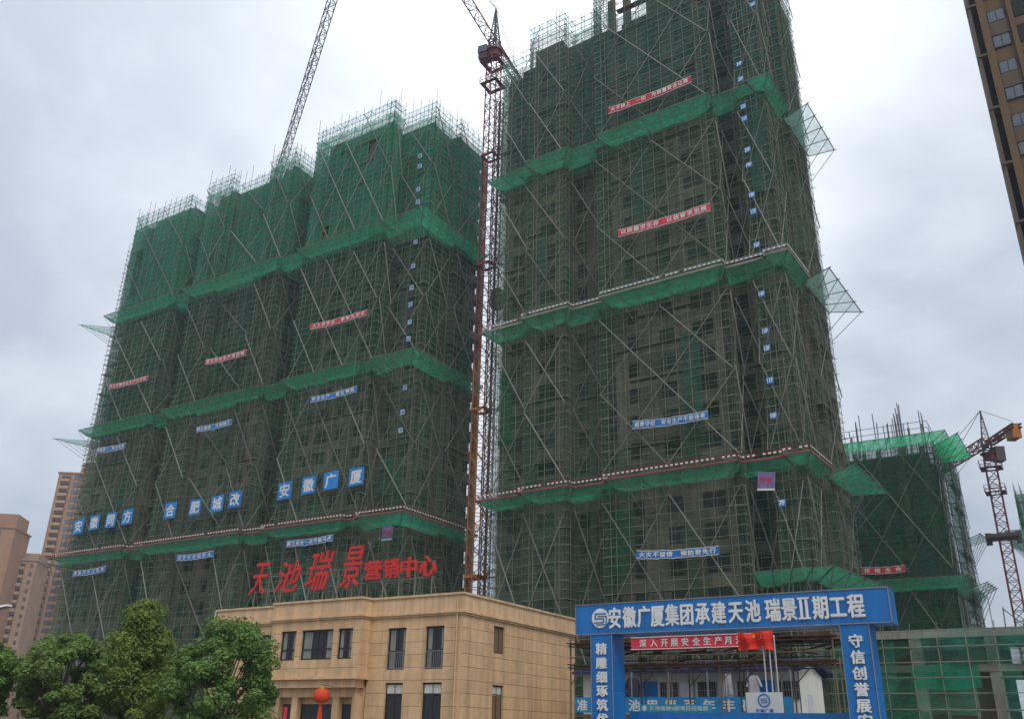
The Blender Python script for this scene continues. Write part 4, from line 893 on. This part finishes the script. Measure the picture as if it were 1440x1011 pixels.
# flagpoles and flag
for i, (x, h, lab) in enumerate(((-13.5, 6.55, 'white flagpole carrying the red flag, left of the three'), (-13.22, 6.35, 'white flagpole in the middle of the three, behind the red flag'), (-12.95, 6.2, 'white flagpole on the right of the three behind the gate'))):
    t = thing('flagpole', lab, 'flagpole', (x, 44, 0), 0, 'flagpoles behind the gate')
    m_ = MB(); m_.cyl((0, 0, 0), (0, 0, h), .045, .03, 10); m_.build('pole', 'pole', t); m_ = MB(); m_.cyl((0, 0, h), (0, 0, h+.08), .05, .02, 10); m_.build('finial', 'pole', t); m_ = MB(); m_.cyl((0, 0, 0), (0, 0, .3), .12, .1, 10); m_.build('base', 'pave', t)
FL = thing('flag', 'red flag with small yellow stars bunched on the left flagpole', 'flag', (-13.45, 43.95, 6.05))
m_ = MB(); gx2, gz2 = 14, 6; V = {}
for i in range(gx2+1):
    for k in range(gz2+1):
        u = i/gx2; v = k/gz2; x = -1.15+u*1.55; V[i, k] = (x, .12*math.sin(u*13+v*2)+.05*math.sin(v*7), (v-.5)*(.72-.12*math.sin(u*5))-.06*math.sin(u*6)+(.06 if v > .5 else 0))
for i in range(gx2):
    for k in range(gz2): m_.quad([V[i, k], V[i+1, k], V[i+1, k+1], V[i, k+1]])
m_.build('flag_cloth', 'flag', FL); FL.scale = (1.1, 1, 1.15)
def star(mb, x, z, r_, y):
    p = []
    for k in range(10): a = math.pi/2+k*math.pi/5; rr = r_ if k % 2 == 0 else r_*.4; p.append((x+rr*math.cos(a), y, z+rr*math.sin(a)))
    mb.quad(p)
m_ = MB(); star(m_, -.35, .16, .08, -.2)
for a, b_ in ((-.15, .26), (-.05, .19), (-.05, .1), (-.14, .03)): star(m_, a, b_, .03, -.2)
m_.build('flag_star', 'yellow', FL)

# ------------------------------------------------------------------ workers' prefab block, scaffold shed, podium
DM = thing('prefab_dormitory', 'two-storey white prefab site office with dark blue roof edge behind the gate', 'building', (-24, 55, 0)); dx_ = -24; dy_ = 55
m_ = MB(); m_.box(-29.6-dx_, -15.3-dx_, 56.2-dy_, 61.5-dy_, 0, 5.5)
for k in range(24): 
    yy = 56.2+5.3*k/24; m_.box(-15.3-dx_, -15.26-dx_, yy-dy_, yy+.11-dy_, 0, 5.5)
m_.build('wall', 'dormw', DM)
m_ = MB(); m_.hexa([(-29.9-dx_, 55.2-dy_, 5.45), (-14.9-dx_, 55.2-dy_, 5.45), (-14.9-dx_, 58.9-dy_, 6.2), (-29.9-dx_, 58.9-dy_, 6.2), (-29.9-dx_, 55.2-dy_, 5.6), (-14.9-dx_, 55.2-dy_, 5.6), (-14.9-dx_, 58.9-dy_, 6.4), (-29.9-dx_, 58.9-dy_, 6.4)])
m_.hexa([(-29.9-dx_, 58.905-dy_, 6.2), (-14.9-dx_, 58.905-dy_, 6.2), (-14.9-dx_, 62.5-dy_, 5.45), (-29.9-dx_, 62.5-dy_, 5.45), (-29.9-dx_, 58.905-dy_, 6.4), (-14.9-dx_, 58.905-dy_, 6.4), (-14.9-dx_, 62.5-dy_, 5.7), (-29.9-dx_, 62.5-dy_, 5.7)]); m_.build('roof', 'dormb', DM)
m_ = MB(); m_.quad([(-15.32-dx_, 56.2-dy_, 5.5), (-15.32-dx_, 61.5-dy_, 5.5), (-15.32-dx_, 58.85-dy_, 6.15)]); m_.build('gable', 'dormw', DM)
m_ = MB(); m_.box(-29.6-dx_, -15.1-dx_, 54.9-dy_, 56.2-dy_, 2.85, 3.0); m_.build('walkway', 'concrete', DM)
for i in range(6):
    x = -28.0+i*2.52
    m_ = MB(); m_.box(x-.035-dx_, x+.035-dx_, 54.9-dy_, 54.97-dy_, 0, 5.5); m_.build('veranda_post', 'steel', DM)
k = 0
for i in range(5):
    for x0, w_, z0, z1, nm in ((-27.75+i*2.52, .95, 3.0, 5.0, 'door'), (-26.55+i*2.52, 1.15, 3.95, 4.95, 'window')):
        m_ = MB(); m_.box(x0-dx_, x0+w_-dx_, 56.12-dy_, 56.196-dy_, z0, z1); o = m_.build(nm, ('signblue' if i in (1, 4) else 'grey_sign') if nm == 'door' else 'dark', DM)
        if nm == 'window':
            m_ = MB()
            for q in range(9): m_.beam((x0+w_*q/8-dx_, 56.08-dy_, z0), (x0+w_*q/8-dx_, 56.08-dy_, z1), .035)
            m_.beam((x0-dx_, 56.08-dy_, (z0+z1)/2), (x0+w_-dx_, 56.08-dy_, (z0+z1)/2), .05); m_.build('window_bar', 'steel', o)
m_ = MB(); m_.box(-13.8-dx_+0, -13.75-dx_, 0, .01, 0, .01) if 0 else m_.box(-15.25-dx_, -15.2-dx_, 57.6-dy_, 58.6-dy_, 3.1, 4.3); m_.build('side_notice', 'grey_sign', DM)
WB2 = thing('banner', 'long blue railing banner with white characters across the prefab block', 'banner', (-25, 54.75, 3.55))
m_ = MB(); m_.box(-4.5, 9.6, 0, .05, -.46, .46); m_.build('banner_cloth', 'dormb2', WB2)
l_ = MB()
for i, ch in enumerate('准将军池甲第百年丰碑'):
    add_text(l_, ch, -3.9+i*1.22, -.02, -.02, .82, .72, .03, em=True)
l_.build('lettering', 'letter', WB2)
# washing on the walkway line
for nm, x, lab, m in (('hung_trousers', -19.2, 'pale trousers hung up to dry in front of the blue door', 'cloth_w'), ('hung_shirt', -17.6, 'pale shirt hung up to dry beside the barred window', 'cloth_w'), ('hung_coat', -25.4, 'dark coat hung up to dry behind the left gate post', 'cloth_d')):
    t = thing(nm, lab, 'clothes', (x, 55.0, 5.2)); m_ = MB()
    if nm == 'hung_trousers':
        m_.hexa([(-.22, -.03, 0), (.22, -.03, 0), (.22, .05, 0), (-.22, .05, 0), (-.2, -.03, .12), (.2, -.03, .12), (.2, .05, .12), (-.2, .05, .12)])
        for s_ in (-1, 1): m_.hexa([(s_*.17-.09, -.03, -1.05), (s_*.17+.09, -.03, -1.05), (s_*.17+.09, .04, -1.05), (s_*.17-.09, .04, -1.05), (s_*.11-.11, -.03, -.005), (s_*.11+.11, -.03, -.005), (s_*.11+.11, .04, -.005), (s_*.11-.11, .04, -.005)])
    else:
        w_ = .3 if nm == 'hung_shirt' else .42; hh = .95 if nm == 'hung_shirt' else 1.15
        m_.hexa([(-w_, -.04, -hh), (w_, -.04, -hh), (w_, .05, -hh), (-w_, .05, -hh), (-w_*.8, -.04, 0), (w_*.8, -.04, 0), (w_*.8, .05, 0), (-w_*.8, .05, 0)])
        for s_ in (-1, 1): m_.beam((s_*w_*.75, 0, -.08), (s_*w_*1.45, 0, -.62), .2, .09, caps=True)
    m_.build('garment', m, t); m_ = MB(); m_.beam((-.2, 0, .03), (.2, 0, .03), .03); m_.beam((0, 0, .03), (0, 0, .3), .02); m_.build('hanger', 'steel', t)
# scaffold shed between gate and prefab block
SH = thing('scaffold_shed', 'steel tube protection shed with rusty boards on its double roof, behind the gate', 'shed', (-23, 50, 0))
m_ = MB()
for x in np.arange(-3.3, 12.1, 3.0):
    for y in (-1.6, 1.6):
        m_.beam((x, y, 0), (x, y, 7.0), .07); m_.beam((x+.25, y, 0), (x+.25, y, 5.6), .05)
        m_.beam((x, y, 4.4), (x+.9, y, 5.3), .05)
for z in (5.3, 5.9, 6.5, 6.9):
    for y in (-1.6, 1.6): m_.beam((-3.4, y, z), (12.3, y, z), .06)
for x in np.arange(-3.3, 12.1, 1.1): m_.beam((x, -1.9, 5.35), (x, 1.9, 5.35), .05); m_.beam((x, -1.9, 6.55), (x, 1.9, 6.55), .05)
m_.build('shed_tube', 'plank', SH, kind='stuff')
for zi, z in enumerate((5.42, 6.62)):
    for k in range(15):
        x0 = -3.4+k*1.02; m_ = MB(); dz = rng.uniform(-.04, .1); tl = rng.uniform(-.1, .1)
        m_.hexa([(x0, -1.95+tl, z+dz), (x0+.95, -1.95-tl, z), (x0+.95, 1.9, z+dz), (x0, 1.9, z)]+[(x0, -1.95+tl, z+dz+.05), (x0+.95, -1.95-tl, z+.05), (x0+.95, 1.9, z+dz+.05), (x0, 1.9, z+.05)]); m_.build('roof_board', 'rust', SH)
m_ = MB()
for k in range(90):
    x, y, z = rng.uniform(-3.4, 11), rng.uniform(-1.5, 1.9), rng.choice([5.5, 6.1, 6.75]); a = rng.uniform(-.4, .4)
    m_.beam((x, y, z), (x+rng.uniform(.5, 1.8), y+a, z+rng.uniform(-.15, .35)), rng.uniform(.04, .14))
m_.build('stacked_timber', 'rust', SH, kind='stuff')
# podium under construction
PD_ = thing('scaffolded_podium', 'low concrete podium draped in thin green netting with scaffold tubes at bottom right', 'building', (-4, 66, 0)); px_, py_ = -4, 66
m_ = MB()
for z0, z1 in ((7.75, 8.25), (5.75, 6.15), (2.6, 3.1)): m_.box(-16-px_, 22-px_, 62.6-py_, 63.2-py_, z0, z1)
m_.build('edge_beam', 'concrete', PD_)
for z in (8.0, 5.9, 2.8):
    m_ = MB(); m_.box(-16-px_, 22-px_, 63.2-py_, 72-py_, z-.1, z+.08); m_.build('floor_slab', 'concrete', PD_)
for x in (-15.6, -12.6, -9.6, -5.4, -2.2, 2.5, 7, 12, 17, 21.5):
    for y in (62.95, 71.6):
        m_ = MB(); m_.box(x-.32-px_, x+.32-px_, y-.3-py_, y+.3-py_, 0, 8.2); m_.build('column', 'concrete', PD_)
m_ = MB(); m_.box(-15.2-px_, -5.9-px_, 64.4-py_, 64.6-py_, 0, 7.8); m_.build('back_wall', 'block', PD_)
make_scaffold(PD_, shift([(-16.2, 61.9, 8.0), (22, 61.9, 8.0)], px_, py_), [0], net=False, braces=False, extra=.3, step=.9, bay=1.6, plankp=0)
for x0, x1, z0, z1, m in ((-15.8, -9.2, 6.4, 7.7, 'net_green'), (-9.2, -3, 6.2, 7.7, 'net_tall'), (-9.6, 4, 6.9, 8.1, 'net_light'), (-12.5, -6.5, 3.2, 5.4, 'net_light'), (-3, 4, 6.4, 7.7, 'net_green'), (-15.8, -10, 3.4, 6.3, 'net_green'), (-12.2, -10.8, 3.0, 7.4, 'net_light'), (-14.6, -13.8, 3.0, 7.4, 'net_light'), (-10, -6.2, 4.8, 6.2, 'net_top'), (-13, -9.3, .2, 3.4, 'net_green'), (-15.8, -13, .2, 3.4, 'net_green'), (-3.4, 4, 3.0, 5.6, 'net'), (-5.2, -4.0, .5, 6, 'net_light')):
    m_ = MB(); g = max(2, round((x1-x0)/1.2)); zt = rng.uniform(-.15, .15, g+1); zb = rng.uniform(-.2, .2, g+1); wo = rng.uniform(-.12, .12, g+1)
    for k in range(g):
        a, b_ = x0+(x1-x0)*k/g, x0+(x1-x0)*(k+1)/g
        m_.quad([(a-px_, 62.1+wo[k]-py_, z0+zb[k]), (b_-px_, 62.1+wo[k+1]-py_, z0+zb[k+1]), (b_-px_, 62.1-wo[k+1]-py_, z1+zt[k+1]), (a-px_, 62.1-wo[k]-py_, z1+zt[k])])
    m_.build('net_panel', m, PD_)
m_ = MB(); m_.beam((-4.4-px_, 61.9-py_, 8), (-4.35-px_, 61.9-py_, 9.3), .07); m_.beam((-4.35-px_, 61.9-py_, 9.2), (-3.2-px_, 61.9-py_, 8), .06); m_.build('roof_prop', 'tube_top', PD_)

# ------------------------------------------------------------------ finished apartment blocks
def apartment(loc, rz, w, d, h, label, wall, cols, fl=3.0, crown=0, group=None, maxwin=280, wall2='tanb2'):
    t = thing('apartment_building', label, 'building', loc, rz, group)
    m_ = MB(); m_.box(0, w, 0, d, 0, h); m_.build('wall', wall, t)
    if crown:
        m_ = MB(); m_.box(w*.25, w*.95, d*.15, d*.9, h, h+crown); m_.box(-.4, w+.4, -.4, d+.4, h-.6, h); m_.build('roof', wall, t)
    wm = {}; n = 0
    ks = sorted(range(1, int(h//fl)), reverse=True)
    for k in ks:
        for (face, u, ww, wh, kind) in cols:
            if n >= maxwin: break
            key = (ww, wh, kind)
            if key not in wm:
                q = MB(); q.box(-ww/2, ww/2, -.05, .12, 0, wh, 0)
                if kind == 'win':
                    q.box(-ww/2+.08, -.04, -.07, -.052, .1, wh-.1, 1); q.box(.04, ww/2-.08, -.07, -.052, .1, wh-.1, 1)
                else:
                    q.box(-ww/2-.1, ww/2+.1, -.9, -.06, -.25, .0, 2); q.box(-ww/2-.1, ww/2+.1, -.9, -.82, 0, .9, 2)
                wm[key] = q.mesh('window' if kind == 'win' else 'balcony', ['frame', 'glass_sky', wall2])
            o = link('window' if kind == 'win' else 'balcony', wm[key], t)
            if face == 'f': o.location = (u, -.02, k*fl+.9 if kind == 'win' else k*fl+.3)
            else: o.location = (w+.02, u, k*fl+.9 if kind == 'win' else k*fl+.3); o.rotation_euler = (0, 0, math.pi/2)
            n += 1
    for u in (0.0,):
        m_ = MB()
        for c in cols:
            if c[0] == 'f': m_.box(c[1]-c[2]/2-.7, c[1]-c[2]/2-.3, -.35, 0, 0, h-.8)
        if m_.f: m_.build('pilaster', wall2, t)
    return t
def polar(az, dist): return (math.sin(R(az))*dist, math.cos(R(az))*dist, 0)
# far left, about 400 m away; each front turned towards the viewer
p0 = polar(-59.85, 400); apartment(p0, R(36), 30, 18, 97, 'tall tan apartment tower partly hidden behind the left end of the netted tower', 'tanb', [('f', 3.2, 3.4, 1.9, 'bal'), ('f', 8, 3, 1.8, 'win'), ('f', 13, 3, 1.8, 'bal')], crown=5)
p1 = polar(-61.35, 380); apartment(p1, R(42), 9.5, 15, 58, 'lower tan apartment block with blue-grey windows, between two taller ones', 'tanb2', [('f', 4.2, 3.4, 1.9, 'bal'), ('f', 8.2, 1.0, 1.4, 'win')], crown=2.5)
p2 = polar(-63.9, 372); apartment(p2, R(42), 17.2, 16, 67, 'plain tan apartment tower at the left edge with small square windows', 'tanb', [('f', 12.2, 1.0, 1.3, 'win'), ('f', 5, 1.0, 1.3, 'win')], crown=5)
# near right tower
RT = thing('apartment_tower', 'dark ochre apartment tower leaning in at the top right corner of the photo', 'building', (.95, 79, 0))
m_ = MB(); m_.box(.95, 16, .25, 14, 0, 99); m_.box(.8, 1.42, -.25, .25, 0, 99); m_.build('wall', 'ochre', RT)
m_ = MB(); m_.box(0, .28, -.1, 14, 0, 98); m_.build('side_wall', 'brownw', RT)
m_ = MB(); m_.box(.28, .95, 1.3, 14, 0, 98); m_.build('recess_wall', 'dark', RT)  # shade of the recess is put into this wall's near-black colour
for k in range(33):
    if k % 2 == 0:
        m_ = MB(); m_.box(-.06, .8, -.22, 1.3, k*3+1.2, k*3+1.45); m_.build('balcony_slab', 'brownw', RT)
wmm = MB(); wmm.box(-.75, .75, 0, .1, 0, 1.4, 0); wmm.box(-.66, -.04, -.02, -.002, .1, 1.3, 1); wmm.box(.04, .66, -.02, -.002, .1, 1.3, 1); wmm = wmm.mesh('window', ['frame', 'glass_sky'])
bmm = MB(); bmm.box(-.95, .95, 0, .06, 0, 2.0, 0); bmm = bmm.mesh('balcony_shade_panel', ['dark'])  # flat dark slab set on the wall as the shade of a balcony
for k in range(33):
    z = k*3+1.85
    for x in (2.2, 7.6, 10.2): link('window', wmm, RT, loc=(x, .13, z))
    link('balcony_shade_panel', bmm, RT, loc=(4.6, .17, z-.1)); link('balcony_shade_panel', bmm, RT, loc=(13, .17, z-.1))
    if k % 2: m_ = MB(); m_.box(1.45, 3.05, .08, .245, z-1.58, z-.02); m_.build('spandrel', 'brownw', RT)
for x in (3.35, 5.9):
    m_ = MB(); m_.box(x-.2, x+.2, -.15, .245, 0, 99); m_.build('pilaster', 'ochre', RT)

# ------------------------------------------------------------------ trees
def tree(az, dist, h, rad, label, leafm, n, ls, kind='round', base=1.6, name='camphor_tree', seed=1):
    r_ = np.random.default_rng(seed); x, y, _ = polar(az, dist); t = thing(name, label, 'tree', (x, y, 0), 0, 'street trees on the left')
    T = MB(); T.cyl((0, 0, 0), (.05, .03, base+.5), .15, .10, 9, caps=False)
    cs = []
    nC = 46 if kind == 'round' else 60
    for i in range(nC):
        th = i*2.399+r_.uniform(-.5, .5); f = (i+r_.random())/nC
        if kind == 'round': zc = base+.3+(h-base-.5)*f; rr = rad*math.sqrt(max(0.05, 1-((f-.42)/.60)**2))*r_.uniform(.45, .86)
        elif kind == 'cone': zc = base+(h-base-.3)*f; rr = rad*(1-f)**.75*r_.uniform(.3, .95)
        else: zc = base+(h-base-.4)*f; rr = rad*(1-.55*f)*r_.uniform(.35, .95)
        cs.append((rr*math.cos(th), rr*math.sin(th), zc, r_.uniform(.22, .66)*rad*.42))
    for (a, b_, c, _) in cs: T.cyl((0, 0, base*.8+(c-base)*.25), (a*.8, b_*.8, c), .05, .015, 5, caps=False)
    T.build('trunk', 'bark', t)
    nl = n//nC; P_ = []; 
    V = np.zeros((nC*nl*4, 3))
    for ci, (a, b_, c, s_) in enumerate(cs):
        d = r_.normal(size=(nl, 3)); d /= np.linalg.norm(d, axis=1)[:, None]; rad_ = s_*r_.uniform(.25, 1.12, nl)**.55
        pos = d*rad_[:, None]*np.array([1.15, 1.15, .8])+np.array([a, b_, c])
        nrm = d*1.0+r_.normal(size=(nl, 3))*.55+np.array([0, 0, .5]); nrm /= np.linalg.norm(nrm, axis=1)[:, None]
        u = np.cross(nrm, r_.normal(size=(nl, 3))); u /= np.linalg.norm(u, axis=1)[:, None]; v = np.cross(nrm, u)
        sz = ls*r_.uniform(.6, 1.3, nl)[:, None]
        b0 = ci*nl*4
        V[b0:b0+nl*4:4] = pos-u*sz; V[b0+1:b0+nl*4:4] = pos+v*sz*.45; V[b0+2:b0+nl*4:4] = pos+u*sz; V[b0+3:b0+nl*4:4] = pos-v*sz*.45
    V[:, 2] = np.maximum(V[:, 2], .3)
    me = bpy.data.meshes.new('crown'); me.from_pydata(V.tolist(), [], [(4*i, 4*i+1, 4*i+2, 4*i+3) for i in range(nC*nl)]); me.materials.append(MT[leafm]); link('crown', me, t)
    return t
tree(-49.1, 38, 5.5, 2.45, 'dense glossy round-topped tree just left of the beige office', 'leaf_a', 26000, .085, seed=3, base=1.4)
tree(-53.9, 42, 6.7, 3.0, 'loose yellowish-green tree, tallest of the row, with a pointed top', 'leaf_b', 26000, .085, 'cone', seed=5, name='ash_tree', base=1.6)
tree(-57.5, 40, 4.95, 1.95, 'mid-green bushy tree second from the left edge', 'leaf_c', 20000, .085, seed=8, name='ash_tree')
tree(-61.5, 41, 4.6, 1.9, 'dark green tree cut by the left edge of the photo', 'leaf_a', 16000, .085, seed=11)

# street lamp at the left edge
SLm = thing('street_lamp', 'pale street lamp arm poking in at the left edge of the photo', 'street lamp', polar(-61.35, 30))
m_ = MB(); m_.cyl((-1.2, 0, 0), (-1.2, 0, 4.4), .09, .05, 10); m_.beam((-1.2, 0, 4.4), (-.4, 0, 4.62), .06); m_.build('pole', 'pole', SLm)
m_ = MB(); m_.hexa([(-.5, -.12, 4.56), (.55, -.1, 4.66), (.55, .1, 4.66), (-.5, .12, 4.56), (-.5, -.1, 4.68), (.55, -.06, 4.72), (.55, .06, 4.72), (-.5, .1, 4.68)]); m_.build('lamp_head', 'white', SLm)

# ------------------------------------------------------------------ air
hz = bpy.data.materials.new('haze_air'); hz.use_nodes = True; hn = hz.node_tree.nodes; hn.remove(hn['Principled BSDF'])
pv = hn.new('ShaderNodeVolumePrincipled'); pv.inputs['Color'].default_value = (.80, .90, 1, 1); pv.inputs['Density'].default_value = .0005; pv.inputs['Anisotropy'].default_value = .3
hz.node_tree.links.new(pv.outputs[0], hn['Material Output'].inputs['Volume']); MT['haze_air'] = hz
m_ = MB(); m_.box(-620, 320, -160, 620, -1, 125); m_.build('haze', 'haze_air', kind='stuff')
